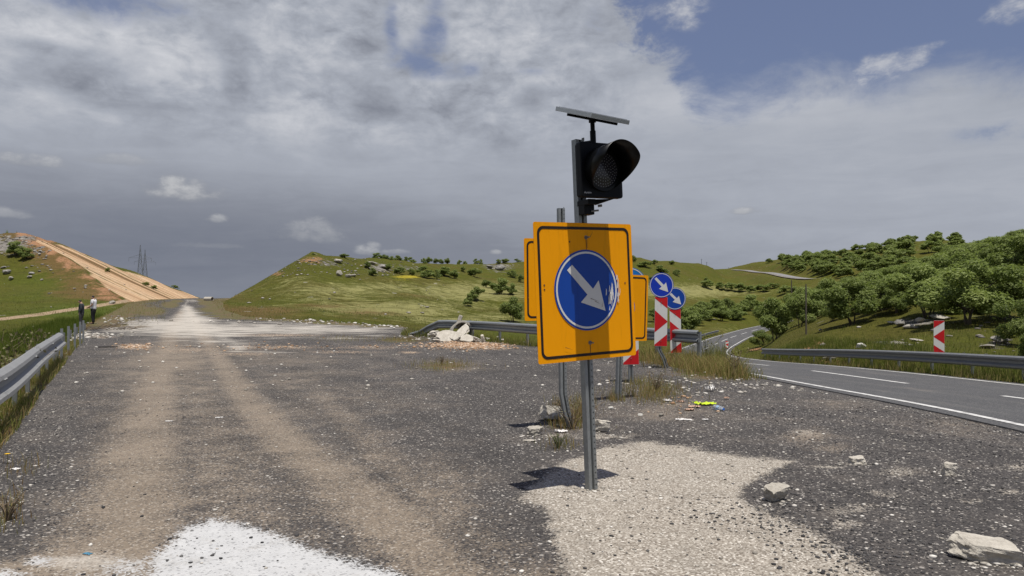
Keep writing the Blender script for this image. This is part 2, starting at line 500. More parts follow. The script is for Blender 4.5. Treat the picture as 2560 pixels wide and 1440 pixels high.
def land(x, y, detail=True, more=False):
    x = np.asarray(x, float); y = np.asarray(y, float)
    n = nat_z(x, y)
    dp = poly_sdf(x, y, OLD_ROAD)
    dl, lz = line_dist(x, y, LANE[:, :2].tolist(), LANE[:, 2].tolist())
    off = sstep(0.2, 6, np.minimum(np.maximum(dp, 0), np.maximum(dl - 3.2, 0)))
    if detail:
        far = sstep(60, 140, y)
        if HILL is not None:
            k = (y > 250) & (x > 60)
            if k.any():
                off = off.copy(); hd, hz = line_dist(x[k], y[k], HILL.tolist(), HILLZ.tolist()); off[k] *= sstep(7, 20, hd)
                q = .86 * (1 - sstep(4.5, 13, hd)); n = n.copy(); n[k] = n[k] * (1 - q) + hz * q
        n = n + off * (fbm(x * .05, y * .05, 4) * (1.2 + 2.2 * far) + fbm(x * .3 + 50, y * .3, 3) * (.35 + .3 * far) + fbm(x * 1.5, y * 1.5 + 30, 2) * .10)
    rz = np.interp(y, *ROAD_Z)
    out = np.maximum(dp, 0)
    up = np.where(x > -45 * np.clip(y / 110, .2, 9), .62, .5)
    wob = 1 + .25 * fbm(x * .04 + 7, y * .04, 3)
    hi = rz + np.maximum(0, out - .3) * up * wob
    cut = n - hi
    z = np.clip(n, rz - .4 * out, hi)
    o2 = np.maximum(dl - 3.0, 0)
    z = np.where(dp > 0, np.clip(z, lz - .022 - .42 * o2, lz - .022 + .45 * o2), z)
    z = np.where(dl < 3.0, np.minimum(z, lz - .022), z)
    z = np.where((dp <= 0) & (dl < 12), np.minimum(z, lz - .022 + np.maximum(dl - 2.9, 0) * .15), z)
    if detail:                                         # old surface is slightly uneven
        q_ = (dp < 0) & (y > 3.4) & (y < 12) & (x > -.5) & (x < 6)
        if q_.any():
            pxq = CX + F * x[q_] / y[q_]; rwq = HZ + F * CH / y[q_]
            z[q_] += .012 * soft_poly(pxq, rwq, PALE, 6) * (1 + fbm(x[q_] * 3, y[q_] * 3, 3))
        z = z + np.where(dp < 0, fbm(x * .35, y * .35, 3) * .05 * sstep(0, 1.5, -dp) + fbm(x * 2.2, y * 2.2, 2) * .012, 0)
    if more: return z, dp, dl, cut, n
    return z


def hit(px, row):
    """the ground point seen at a photo pixel"""
    Y = np.exp(np.linspace(math.log(3.2), math.log(1500), 2500))
    X = (px - CX) / F * Y; Z = CH - (row - HZ) / F * Y
    g = land(X, Y)
    k = np.nonzero(Z < g)[0]
    k = k[0] if len(k) else len(Y) - 1
    return Vector((X[k], Y[k], g[k]))


def at(px, Y):
    x = (px - CX) / F * Y
    return Vector((x, Y, float(land(np.array([x]), np.array([Y]))[0])))


def gz(x, y): return float(land(np.array([float(x)]), np.array([float(y)]))[0])


# ------------------------------------------------------------------ masks that say what lies where
def blobs(px, row, lst):
    s = np.zeros(px.shape)
    for a, b, rx, ry, k in lst:
        s = np.maximum(s, k * np.exp(-((px - a) / rx) ** 2 - ((row - b) / ry) ** 2))
    return s


def strip(px, row, pts, w):
    """soft track: pts (px,row), width as a share of the distance below the horizon"""
    sc = 2.6
    d, v = line_dist(px, row * sc, [(a, b * sc) for a, b in pts], [b for a, b in pts])
    return np.exp(-(d / np.maximum(4, (v - HZ) * w)) ** 2)


PALE = [(1290, 1245), (1340, 1205), (1420, 1150), (1500, 1118), (1620, 1103), (1750, 1122), (1860, 1138), (1985, 1150), (1950, 1168), (1900, 1190), (1850, 1225), (1870, 1262), (1990, 1300), (2060, 1340), (2150, 1400), (2260, 1500), (1440, 1500), (1400, 1400), (1375, 1330), (1360, 1265)]
WHITE = [(330, 1520), (395, 1380), (470, 1312), (530, 1296), (620, 1308), (720, 1343), (830, 1385), (990, 1423), (1180, 1520)]
WHITE2 = [(-120, 1430), (60, 1392), (130, 1362), (240, 1345), (430, 1335), (430, 1520), (-120, 1520)]
CHALK = [(250, 815), (330, 806), (415, 800), (440, 785), (455, 762), (476, 762), (505, 784), (560, 804), (800, 807), (960, 815), (1005, 824), (940, 836), (700, 840), (560, 850), (430, 848), (330, 838), (260, 828)]


def soft_poly(px, row, poly, soft):
    sc = 2.4
    d = poly_sdf(px, row * sc, [(a, b * sc) for a, b in poly])
    return 1 - sstep(-soft, soft, d / np.maximum(6, (row - HZ)) * 100)


def build_ground():
    cols = np.unique(np.concatenate([np.linspace(-900, -60, 60), np.linspace(-60, 2620, 660), np.linspace(2620, 4690, 90)]))
    Yn = CH * F / (np.linspace(1500, 800, 320) - HZ)
    Y = np.concatenate([[-9, -4, -1.5, .3, 1.0, 1.7, 2.4, 3.2], Yn, np.exp(np.linspace(math.log(Yn[-1] * 1.006), math.log(720), 330)), np.exp(np.linspace(math.log(760), math.log(3000), 24))])
    PX, YY = np.meshgrid(cols, Y)
    XX = (PX - CX) / F * np.maximum(YY, 3.2)
    XX = np.where(YY < 3.2, (PX - CX) / F * (3.2 + (3.2 - YY) * 1.5), XX)
    z, dp, dl, cut, nat = land(XX, YY, True, True)
    XX, YY, z, dp, dl, cut = (a.ravel() for a in (XX, YY, z, dp, dl, cut))
    px = np.where(YY > 0.2, CX + F * XX / np.maximum(YY, 1.0), CX + F * XX)
    row = HZ - F * (z - CH) / np.maximum(YY, 1.0)
    row = np.where(YY < 3, 1700, row)
    # ---- old road
    W = fbm(XX * .9, YY * .9, 4)
    dust = .86 * strip(px, row, [(230, 1560), (330, 1320), (345, 1220), (360, 1120), (385, 1000), (410, 900), (430, 830), (455, 780)], .36)
    dust = np.maximum(dust, .80 * strip(px, row, [(1300, 1600), (1000, 1330), (850, 1200), (720, 1110), (620, 1000), (550, 900), (500, 830), (470, 770)], .27))
    dust = np.maximum(dust, .50 * strip(px, row, [(700, 1500), (600, 1300), (520, 1100), (480, 950), (460, 850), (460, 790)], .50))
    dust = np.maximum(dust, .50 * strip(px, row, [(1600, 1600), (1250, 1400), (1080, 1250), (920, 1100), (800, 980)], .22))
    dust = np.maximum(dust, blobs(px, row, [(1100, 1180, 140, 60, .5), (900, 1000, 200, 30, .42), (2010, 1090, 60, 22, .75), (2080, 1120, 70, 12, .5), (2420, 1060, 160, 30, .45), (2100, 1010, 120, 22, .4), (1120, 915, 120, 18, .5), (700, 905, 260, 18, .5), (430, 900, 130, 50, .85), (1650, 1030, 160, 30, .45), (1450, 1060, 100, 30, .4)]))
    dust = np.maximum(dust, (.36 + W * .3) * (1 - sstep(650, 1350, px)) * sstep(835, 900, row) * sstep(60, 330, px))
    dust = np.maximum(dust, blobs(px, row, [(430, 930, 200, 60, .62), (500, 880, 260, 25, .6)]))
    pale = soft_poly(px, row, PALE, 14)
    pale = np.maximum(pale, blobs(px, row, [(2070, 1166, 80, 8, .56), (2150, 1160, 60, 7, .52), (2250, 1178, 80, 18, .50), (2200, 1235, 90, 24, .47), (2130, 1270, 120, 26, .50), (2520, 1228, 80, 14, .50), (2090, 1310, 140, 20, .50), (2000, 1082, 70, 18, .50), (1480, 1090, 160, 14, .55), (2440, 1250, 90, 12, .46), (2540, 1165, 80, 22, .48), (2250, 1330, 60, 14, .44)]))
    white = soft_poly(px, row, WHITE, 17); dust = np.maximum(dust, .95 * soft_poly(px, row, WHITE2, 12))
    white = np.maximum(white, blobs(px, row, [(105, 1400, 60, 20, .62), (20, 1435, 110, 24, .58), (330, 1420, 130, 50, .52), (420, 1400, 70, 40, .6), (200, 1450, 200, 40, .46)]))
    chalk = soft_poly(px, row, CHALK, 90)
    chalk = .85 * chalk; chalk = np.maximum(chalk, .62 * strip(px, row, [(600, 868), (465, 790), (464, 760), (470, 750)], .40))
    chalk = np.maximum(chalk, blobs(px, row, [(230, 1405, 190, 45, .72),(860, 845, 160, 5, .55), (560, 855, 140, 14, .6), (640, 880, 170, 5, .5), (1020, 862, 50, 4, .4), (240, 838, 50, 10, .6), (760, 830, 240, 9, .7), (400, 810, 160, 16, .8), (480, 752, 26, 5, .6)]))
    orange = blobs(px, row, [(338, 866, 46, 7, .8), (1165, 862, 92, 9, .9), (1220, 870, 70, 5, .6), (700, 868, 150, 6, .40), (930, 868, 120, 7, .36), (600, 885, 120, 5, .36), (470, 875, 90, 9, .34), (250, 842, 50, 5, .45), (860, 880, 120, 5, .36), (1025, 881, 30, 3, .6), (700, 838, 120, 4, .5), (1690, 1010, 80, 12, .2)])
    weed = blobs(px, row, [(1110, 915, 100, 16, .7), (1010, 850, 90, 9, .8), (370, 778, 60, 16, 1.0), (425, 762, 30, 11, 1.0), (442, 753, 22, 5, 1.0), (512, 757, 22, 8, 1.0), (503, 750, 16, 4, 1.0), (330, 772, 60, 22, 1.0), (640, 790, 110, 9, 1.0), (560, 770, 36, 12, 1.0), (520, 757, 24, 8, .8), (860, 847, 90, 8, .5), (1640, 975, 90, 26, .6), (1760, 935, 130, 26, .7), (1450, 1010, 90, 26, .45), (1420, 1050, 90, 18, .4), (1720, 905, 160, 12, .8), (700, 792, 130, 10, .6)])
    weed = np.maximum(weed, .95 * (1 - sstep(-.05, .30, -dp + W * .4)) * (YY < 60) * (px < 1900))
    weed = np.maximum(weed, .85 * (1 - sstep(1.0, 4.5, -dp + W * 4)) * (YY > 40))
    weed = np.where(chalk > .6, weed * .7, weed)
    soft_shift = W * .5
    # ---- terrain
    left = XX < -45 * YY / 110
    sand = sstep(.1, 2.2, cut + fbm(XX * .06, YY * .06, 3) * 1.6) * (cut > 0) * sstep(95, 112, YY) * (1 - sstep(330, 380, YY))
    sandL = sand * left; sandR = sand * (~left)
    sand = np.maximum(sandL, sandR * np.maximum(.35 + 1.6 * fbm(XX * .09, YY * .09, 3), blobs(px, row, [(650, 690, 30, 14, .8), (560, 738, 40, 8, .9)])))
    red = blobs(px, row, [(128, 628, 26, 12, .75), (155, 648, 26, 12, .75), (190, 668, 30, 10, .7), (225, 694, 30, 10, .72), (270, 722, 40, 9, .85), (310, 738, 30, 6, .9), (110, 600, 40, 16, .9), (170, 665, 20, 14, .8), (290, 712, 50, 10, .8), (320, 735, 40, 8, 1.0), (260, 690, 30, 14, .6), (785, 650, 46, 13, .66), (690, 684, 30, 10, .55), (1130, 858, 90, 8, .8), (2050, 855, 30, 7, .8), (2030, 872, 40, 6, .9), (1890, 873, 30, 5, .8), (2100, 908, 40, 6, .9), (2060, 903, 30, 5, .8), (2500, 850, 40, 16, .7), (300, 720, 40, 4, 1.0), (95, 590, 40, 10, .7), (560, 735, 50, 10, .8), (2230, 928, 30, 5, .7)])
    path = np.exp(-(line_dist(px, row * 4, [(-400, 830 * 4), (0, 798 * 4), (100, 786 * 4), (190, 772 * 4), (240, 765 * 4), (330, 750 * 4)])[0] / 16) ** 2) * (YY < 115)
    path = np.maximum(path, .42 * np.exp(-(line_dist(px, row * 3, [(540, 760 * 3), (600, 735 * 3), (660, 712 * 3), (700, 700 * 3), (780, 692 * 3)])[0] / 9) ** 2))
    rock = blobs(px, row, [(20, 610, 60, 26, 1.0), (60, 595, 60, 10, .9), (100, 625, 30, 20, .5), (850, 662, 60, 12, .55), (950, 668, 70, 14, .8), (800, 660, 60, 16, .6), (1250, 668, 50, 14, .85), (1010, 672, 60, 10, .6), (2290, 808, 70, 18, .8), (2490, 855, 45, 20, .9), (2230, 856, 60, 6, .7), (880, 690, 60, 8, .5), (2100, 640, 2, 2, 0)])
    pg = blobs(px, row, [(900, 725, 250, 24, .8), (1180, 730, 200, 30, .9), (1000, 770, 260, 26, .85), (1250, 790, 150, 18, .7), (1100, 800, 200, 12, .7), (1700, 728, 220, 20, 1.0), (1560, 722, 120, 22, .9), (720, 700, 90, 14, .5), (830, 745, 150, 14, .5), (300, 760, 200, 10, .2), (1780, 830, 90, 14, .35)])
    brown = blobs(px, row, [(180, 690, 110, 40, .7), (640, 782, 190, 20, 1.0), (900, 785, 140, 14, .7), (820, 765, 150, 10, .6), (350, 758, 90, 12, .9), (280, 735, 90, 22, .65), (250, 675, 60, 30, .55), (140, 670, 60, 40, .35), (520, 765, 80, 12, .9), (2130, 850, 200, 25, .35), (1020, 740, 200, 10, .45), (2000, 665, 130, 14, .5), (600, 745, 60, 20, .5), (100, 800, 300, 14, .3), (1900, 680, 120, 14, .5)])
    brown = np.maximum(brown, .8 * (1 - sstep(.2, 1.6, dp)) * (YY < 60))
    yel = blobs(px, row, [(1020, 692, 50, 5, 1.0), (1060, 645, 40, 4, .8), (1000, 700, 60, 3, .6)])
    lush = blobs(px, row, [(200, 780, 160, 22, 1.0), (300, 755, 60, 8, .8), (120, 720, 160, 40, .5), (1240, 840, 160, 14, .3), (2450, 940, 200, 25, .6)])
    fr = left * (YY > 92) * (YY < 200) * (cut < .6)
    red = np.maximum(red, fr * .95 * np.exp(-((np.minimum(cut, 0) + .3) / 1.1) ** 2) * (.55 + 1.3 * fbm(XX * .11, YY * .11, 3)))
    brown = np.maximum(brown, fr * .95 * np.exp(-((np.minimum(cut, 0) + 1.0) / 3.2) ** 2))
    sx = (XX + .37 * YY)                                        # runs along the cut slope's fall line
    along = YY - .37 * XX
    attrs = dict(dust=dust + soft_shift * .5, pale=pale + W * .12, white=white + W * .10, chalk=chalk + W * .35, orange=orange, weed=weed,
                 sand=sand, red=red + fbm(XX * .2, YY * .2, 3) * .4 * (red > .1), path=path, rock=rock + fbm(XX * .12, YY * .12, 4) * .55, pgrass=pg + fbm(XX * .03, YY * .06, 4) * .6,
                 brown=brown + fbm(XX * .06 + 40, YY * .06, 4) * .75, yellow=yel, lush=lush, along=along)
    nr, nc = PX.shape
    i = np.arange(nr - 1)[:, None] * nc + np.arange(nc - 1)[None, :]
    faces = np.stack([i, i + 1, i + nc + 1, i + nc], -1).reshape(-1, 4)
    isold = (dp[faces].mean(1) < 0.0)
    verts = np.stack([XX, YY, z], 1)

    def part(name, sel, mat, keys):
        fs = faces[sel]; u, inv = np.unique(fs, return_inverse=True)
        return struct(np_mesh(name, verts[u], inv.reshape(fs.shape), mat, {k: attrs[k][u] for k in keys}, True))
    part('old_road', isold, old_road_mat(), ['dust', 'pale', 'white', 'chalk', 'orange', 'weed'])
    part('terrain', ~isold, terrain_mat(), ['sand', 'red', 'path', 'rock', 'pgrass', 'brown', 'yellow', 'lush', 'along'])
    # ground behind and beside the photographer
    m = MB(); m.add([(-400, -300, -.4), (400, -300, -.4), (400, 4, -.4), (-400, 4, -.4)], [(0, 1, 2, 3)])
    struct(m.build('ground', MATS['terrain']))


def old_road_mat():
    m, T, b = new_mat('old_road')
    p = T.pos()
    d1, c1 = T.voro(p, 78.0); d2, c2 = T.voro(p, 27.0)
    r1, g1, b1 = T.xyz(c1); r2, g2, b2 = T.xyz(c2)
    nf = T.noise(p, 9.0, 6, 0.65); nl = T.noise(p, 1.1, 5, 0.6, .3); nm = T.noise(p, 3.2, 6, 0.62, .2)
    nq = T.noise(p, 150.0, 3, .6)
    grain = (r1 - .5) * .7 + (nf - .5) * .9
    # dark chippings: most are grey, some purple-brown, few almost white
    chip = T.ramp(r1, [(0.0, (.026, .024, .0235)), (.45, (.048, .044, .042)), (.84, (.074, .068, .063)), (.955, (.125, .113, .10)), (.99, (.38, .35, .31))])
    big = r2.step(.94, .97)
    chip = T.mix(big * d2.step(.5, .32) * .75, chip, (.38, .355, .32))
    smear = T.noise(T.vec(T.xyz(p)[0] * .9 + T.xyz(p)[1] * .42, T.xyz(p)[1] * .10, 0.0), 1.5, 6, .62, .3)
    chip = T.scale(chip, nl * .7 + (smear - .5) * .9 + .74)
    chip = T.mix((smear * .5 + nl * .5).step(.50, .66) * .30, chip, (.125, .105, .085))
    dirt = T.mix(nf, (.175, .140, .103), (.285, .230, .172)); dirt = T.scale(dirt, nl * .4 + .8)
    dirt = T.mix(r1.step(.82, .95) * .6, dirt, (.42, .375, .31)); dirt = T.mix(r1.step(.16, .06) * .7, dirt, (.09, .08, .075))
    f = (T.attr('dust') + (nm - .5) * .7 + (nl - .5) * .5 + (nf - .5) * .35 + (g1 - .5) * .55).step(.18, .92)
    col = T.mix(f * .86, chip, dirt)
    gravel = T.ramp(b1, [(0.0, (.15, .125, .10)), (.3, (.25, .22, .18)), (.7, (.34, .305, .255)), (.93, (.47, .435, .375)), (1.0, (.66, .62, .55))])
    gravel = T.scale(gravel, nm * .6 + .68)
    pf = (T.attr('pale') + grain * .42 + (nm - .5) * .75 + (nl - .5) * .35).step(.40, .66)
    col = T.mix(pf, col, gravel)
    chalk = T.mix(nf, (.36, .325, .275), (.58, .54, .475))
    sx, sy, sz = T.xyz(p)
    streak = T.noise(T.vec(sx * .35 + sy * .12, sy * 1.6, 0.0), 1.4, 6, .6)
    cf = (T.attr('chalk') + (streak - .5) * 1.9 + grain * .25).step(.34, .92)
    col = T.mix(cf * .92, col, chalk)
    og = T.ramp(g1, [(0.0, (.24, .16, .10)), (.4, (.40, .28, .18)), (.8, (.52, .40, .29)), (1.0, (.62, .54, .44))])
    of = (T.attr('orange') + (r2 - .5) * .7 + (nm - .5) * .5).step(.42, .62)
    col = T.mix(of, col, og)
    wd = T.mix(nf, (.058, .064, .014), (.130, .118, .036)); wd = T.mix(nl.step(.4, .6), wd, T.mix(nf, (.085, .060, .030), (.165, .110, .058)))
    wf = (T.attr('weed') + (nm - .5) * .9 + (nf - .5) * .5).step(.42, .75)
    col = T.mix(wf * .90, col, wd)
    lime = T.mix(nf, (.40, .40, .395), (.58, .58, .57)); lime = T.mix((nm + grain * .3).step(.56, .74) * .5, lime, (.30, .285, .26))
    lime = T.mix(r1.step(.12, .04) * .8, lime, (.25, .25, .25))
    lime = T.mix((r2.step(.12, .05)) * d2.step(.42, .25) * .8, lime, (.22, .22, .22))
    wfac = (T.attr('white') + grain * .42 + (nm - .5) * .45).step(.40, .66)
    col = T.mix(wfac * .95, col, lime)
    T.link(col, b.inputs['Base Color'])
    b.inputs['Roughness'].default_value = .92; b.inputs['Specular IOR Level'].default_value = .25
    h = (1.0 - d1.mn(.8)) * .55 + (1.0 - d2.mn(.7)) * .35 + nf * .5 + nq * .15
    T.link(T.bump(h, .7, .013), b.inputs['Normal'])
    return m


def terrain_mat():
    m, T, b = new_mat('terrain')
    p = T.pos()
    n0 = T.noise(p, .06, 5, .6); n1 = T.noise(p, .45, 6, .62, .3); n2 = T.noise(p, 2.6, 6, .66); n3 = T.noise(p, 11.0, 5, .65)
    sx, sy, sz = T.xyz(p)
    wind = T.noise(T.vec(sx * .22, sy * .55, sz * 1.8), 1.2, 8, .68, .6)
    g = T.mix(n1, (.058, .066, .006), (.112, .116, .014)); g = T.mix(n0.step(.42, .62) * .55, g, T.mix(n2, (.080, .068, .012), (.135, .110, .026)))
    g = T.mix(n2.step(.35, .7), T.scale(g, .72), g)
    g = T.mix(T.attr('lush').clamp() * .7, g, T.mix(n2, (.048, .074, .007), (.085, .122, .013)))
    pgc = T.mix(n2, (.16, .155, .052), (.30, .28, .115))
    g = T.mix(((T.attr('pgrass') + (wind - .5) * 2.4 + (n2 - .5) * .5).step(.30, 1.0)) * .9, g, pgc)
    br = T.mix(n2, (.085, .054, .018), (.175, .112, .044))
    g = T.mix((T.attr('brown') + (n1 - .5) * 1.0 + (n2 - .5) * .7).step(.35, 1.0) * .9, g, br)
    g = T.mix((T.attr('yellow') + (n2 - .5) * 1.2).step(.4, .9) * .7, g, (.42, .34, .03))
    g = T.scale(g, (wind - .5) * .9 + (n3 - .5) * .5 + 1.0)
    # bare earth, path
    e = T.mix(n2, (.20, .095, .045), (.42, .235, .125))
    e = T.mix(n3.step(.55, .75) * .6, e, (.50, .40, .28))
    g = T.mix((T.attr('red') + (n1 - .5) * .9 + (n2 - .5) * .9).step(.38, .72), g, e)
    g = T.mix((T.attr('path') + (n2 - .5) * .5).step(.35, .7) * .9, g, T.mix(n2, (.30, .20, .125), (.46, .35, .24)))
    # the cut: pale soil in bands that run down the slope
    al = T.attr('along')
    band = T.noise(T.vec(al * .055 + (n0 - .5) * .12, n1 * .04, 0.0), 1.0, 6, .66)
    bnd2 = T.noise(T.vec(al * .20 + (n0 - .5) * .3, sz * .05, 3.0), 1.0, 5, .64)
    s = T.ramp((band - .5) * 2.6 + (bnd2 - .5) * 1.9 + .5, [(.05, (.13, .085, .035)), (.24, (.24, .145, .07)), (.40, (.42, .265, .155)), (.56, (.58, .40, .235)), (.64, (.66, .50, .33)), (.72, (.42, .265, .16)), (.82, (.55, .37, .20)), (.95, (.24, .13, .06))])
    s = T.scale(s, n2 * .5 + .75)
    s = T.mix(((bnd2 - .5) * 1.5 + (n1 - .5) * 1.2 + (band - .5) * 1.2).step(.10, .30) * .8, s, T.mix(n2, (.085, .080, .03), (.17, .135, .065)))
    g = T.mix((T.attr('sand') + (n1 - .5) * 1.0 + (n2 - .5) * .5).step(.32, .66), g, s)
    v1, vc = T.voro(p, 1.1); vr, vg, vb = T.xyz(vc)
    rk = T.mix(n2, (.13, .12, .105), (.33, .305, .27)); rk = T.scale(rk, vr * .5 + .65)
    rf = (T.attr('rock') + (n1 - .5) * .8 + (vg - .5) * .5 + (n2 - .5) * .4).step(.55, .78)
    g = T.mix(rf, g, rk)
    # scattered pale stones in the turf
    sd, scol = T.voro(p, .55); sr, sg, sb = T.xyz(scol)
    st = sr.step(.93, .96) * (sd - sg * .16).step(.16, .10)
    g = T.mix(st * .6, g, (.33, .31, .26))
    T.link(g, b.inputs['Base Color'])
    b.inputs['Roughness'].default_value = .95; b.inputs['Specular IOR Level'].default_value = .15
    h = n2 * .5 + n3 * .35 + rf * (1.0 - v1.mn(.9)) * .9 + wind * .3
    T.link(T.bump(h, 1.0, .34), b.inputs['Normal'])
    return m


_hr = [hit(px, row) for px, row in ((1836, 676), (1880, 679), (1920, 684), (1960, 690), (1995, 697), (2030, 704))]
HILLP = smooth_line([(v.x, v.y) for v in _hr], 6.0); HILLZ = nat_z(HILLP[:, 0], HILLP[:, 1]); HILL = HILLP
build_ground()


# ------------------------------------------------------------------ the open road on the right and its paint
def ribbon(name, line, off0, off1, mat, lift, n_across=2, dash=None, skirt=0):
    L = np.array(line); t = np.gradient(L[:, :2], axis=0); t /= np.linalg.norm(t, axis=1)[:, None]
    nx = np.stack([t[:, 1], -t[:, 0]], 1)
    vs = []; fs = []
    o = np.linspace(off0, off1, n_across)
    if skirt: o = np.concatenate([[off0 - .03], o, [off1 + .03]]); n_across += 2
    for i in range(len(L)):
        for j_, q in enumerate(o): vs.append((L[i, 0] + nx[i, 0] * q, L[i, 1] + nx[i, 1] * q, L[i, 2] + lift - (skirt if j_ in (0, len(o) - 1) else 0)))
    for i in range(len(L) - 1):
        if dash and (i * dash[2]) % (dash[0] + dash[1]) >= dash[0]: continue
        for k in range(n_across - 1):
            a = i * n_across + k
            fs.append((a, a + 1, a + n_across + 1, a + n_across))
    m = MB(); m.add(vs, fs)
    return m.build(name, mat)


def road_mats():
    m, T, b = new_mat('asphalt')
    p = T.pos(); d, c = T.voro(p, 70.0); r, g, bb = T.xyz(c)
    n = T.noise(p, .8, 5, .6, .3); nf = T.noise(p, 14, 5, .65)
    col = T.ramp(r, [(0, (.042, .042, .044)), (.7, (.070, .069, .069)), (.95, (.13, .126, .12))])
    col = T.scale(col, n * .5 + .75)
    sx, sy, sz = T.xyz(p)
    lane = T.noise(T.vec(sx * 2.2, sy * .12, 0.0), 1.0, 4, .6)
    col = T.mix(lane.step(.5, .75) * .5, col, (.16, .15, .135))
    edge = (T.noise(T.vec(sx * 1.0, sy * .3, 0.0), 1.3, 5, .65)).step(.55, .8) * .45
    col = T.mix(edge, col, (.21, .185, .155))
    T.link(col, b.inputs['Base Color']); b.inputs['Roughness'].default_value = .85
    T.link(T.bump(1.0 - d, .5, .008), b.inputs['Normal'])
    m, T, b = new_mat('road_paint')
    p = T.pos(); n = T.noise(p, 7, 6, .7); n2 = T.noise(p, 40, 4, .6)
    col = T.mix((n * .6 + n2 * .4).step(.46, .60) * .75, (.60, .59, .565), (.17, .165, .155))
    T.link(col, b.inputs['Base Color']); b.inputs['Roughness'].default_value = .7


road_mats()
struct(ribbon('road', LANE, -2.9, 2.9, MATS['asphalt'], 0.0, 5, skirt=.18))
LF = smooth_line(LANE, .5)
struct(ribbon('road_edge_line', LF, -2.62, -2.49, MATS['road_paint'], 0.005))
struct(ribbon('road_edge_line', LF, 2.45, 2.58, MATS['road_paint'], 0.005))
struct(ribbon('road_centre_line', LF, -.07, .07, MATS['road_paint'], 0.005, 2, (6, 4, .52)))

# far road climbing the wooded ridge
m_far = simple('far_asphalt', (.20, .195, .19), .8, var=.3, scale=.2)
def laid(o0, o1, lift, name, mat, n=3):
    t = np.gradient(HILL, axis=0); t /= np.linalg.norm(t, axis=1)[:, None]; nx = np.stack([t[:, 1], -t[:, 0]], 1)
    off = np.linspace(o0, o1, n); P = HILL[:, None, :] + nx[:, None, :] * off[None, :, None]
    z = land(P[..., 0].ravel(), P[..., 1].ravel()).reshape(P.shape[:2]) + lift
    m = MB(); k = n
    m.add([(P[i, j, 0], P[i, j, 1], z[i, j]) for i in range(len(P)) for j in range(n)], [(i * k + j, i * k + j + 1, (i + 1) * k + j + 1, (i + 1) * k + j) for i in range(len(P) - 1) for j in range(n - 1)])
    return struct(m.build(name, mat))
laid(-1.6, 1.6, .45, 'hill_road', m_far, 5)
m_bank = simple('road_bank', (.21, .185, .15), .95, var=.4, scale=.3)
laid(1.62, 2.8, .40, 'road_verge', m_bank, 3)
laid(-2.2, -1.62, .40, 'road_verge', m_bank, 3)



# ------------------------------------------------------------------ materials of made things
def galv_mat(name, base, metal=.55, rough=.5):
    m, T, b = new_mat(name)
    p = T.obj(); n = T.noise(p, 5, 5, .6); v, c = T.voro(p, 42); r, g, bb = T.xyz(c); st = T.noise(T.vmul(p, (14, 14, 1.2)), 1.5, 5, .6)
    col = T.scale(base, n * .35 + r * .14 + .76)
    col = T.mix((st - .5).step(.06, .22) * .35, col, (.16, .145, .125))
    col = T.mix(T.noise(p, 11, 6, .7).step(.66, .76) * .55, col, (.19, .115, .065))
    T.link(col, b.inputs['Base Color']); b.inputs['Metallic'].default_value = metal
    T.link(n * .25 + (rough - .12), b.inputs['Roughness'])
    T.link(T.bump(n, .25, .01), b.inputs['Normal'])
    return m


GALV = galv_mat('galvanised_steel', (.27, .285, .285))
GALV_D = galv_mat('weathered_steel', (.20, .205, .205), .45, .55)
GALV_L = galv_mat('beam_steel', (.27, .272, .265), .35, .58)


def paint_mat(name, col, rough=.42, var=.12, wear=None, amt=.5, lo=.62, hi=.70, scale=22, spec=.3):
    m, T, b = new_mat(name)
    p = T.obj(); n = T.noise(p, 2.2, 5, .6); w = T.noise(p, scale, 8, .72)
    grime = T.noise(T.vmul(p, (18, 18, 1.6)), 1.0, 5, .65)
    c = T.scale(col, n * 2 * var + 1 - var)
    c = T.scale(c, 1.0 - (grime - .52).step(.02, .25) * .16)
    if wear: c = T.mix(w.step(lo, hi) * amt, c, wear)
    T.link(c, b.inputs['Base Color']); b.inputs['Specular IOR Level'].default_value = spec
    T.link((w - .5) * .3 + rough, b.inputs['Roughness'])
    return m


YELLOW = paint_mat('sign_yellow', (.88, .345, .0015), .5, .05, (.30, .17, .05), .5, .70, .78, spec=.12)
BLACKP = paint_mat('sign_black', (.018, .013, .010), .5, .2, (.80, .34, .006), .9, .66, .70, 30)
BLUE = paint_mat('sign_blue', (.006, .055, .32), .35, .15, (.16, .22, .42), .5, .72, .80)
BLUE2 = paint_mat('small_sign_blue', (.008, .040, .42), .35, .12, (.3, .35, .5), .4, .72, .80)
BLUE3 = paint_mat('faded_sign_blue', (.010, .16, .48), .35, .12, (.3, .4, .55), .5, .68, .78)
REFL = paint_mat('sign_white', (.66, .65, .62), .45, .06, (.34, .32, .30), .4, .68, .78)
REDP = paint_mat('sign_red', (.52, .012, .016), .4, .12, (.35, .10, .08), .4, .70, .8)
SHEETBACK = galv_mat('sign_back', (.40, .41, .42), .4, .55)
BLACK = simple('black_plastic', (.0035, .004, .0055), .5, var=.3, scale=6, dirt=(.02, .018, .016), dirt_amt=.2, spec=.16)
VISOR = simple('visor_black', (.003, .0035, .004), .36, var=.3, scale=5, dirt=(.012, .012, .011), dirt_amt=.2, spec=.22)
LENS = simple('smoked_lens', (.028, .027, .032), .22, var=.12, scale=20)
LED = simple('led_dot', (.24, .24, .26), .35, var=.2, scale=60)
ALU = simple('aluminium_frame', (.42, .44, .44), .4, .55, var=.12, scale=10)
CELL = simple('solar_cells', (.012, .018, .05), .18, var=.3, scale=30)
RUST = simple('rust', (.10, .042, .02), .8, var=.4, scale=60)
SCRAPE = simple('scraped_paint', (.66, .64, .61), .6, var=.2, scale=40)
LETTER = simple('pale_lettering', (.60, .60, .60), .5)


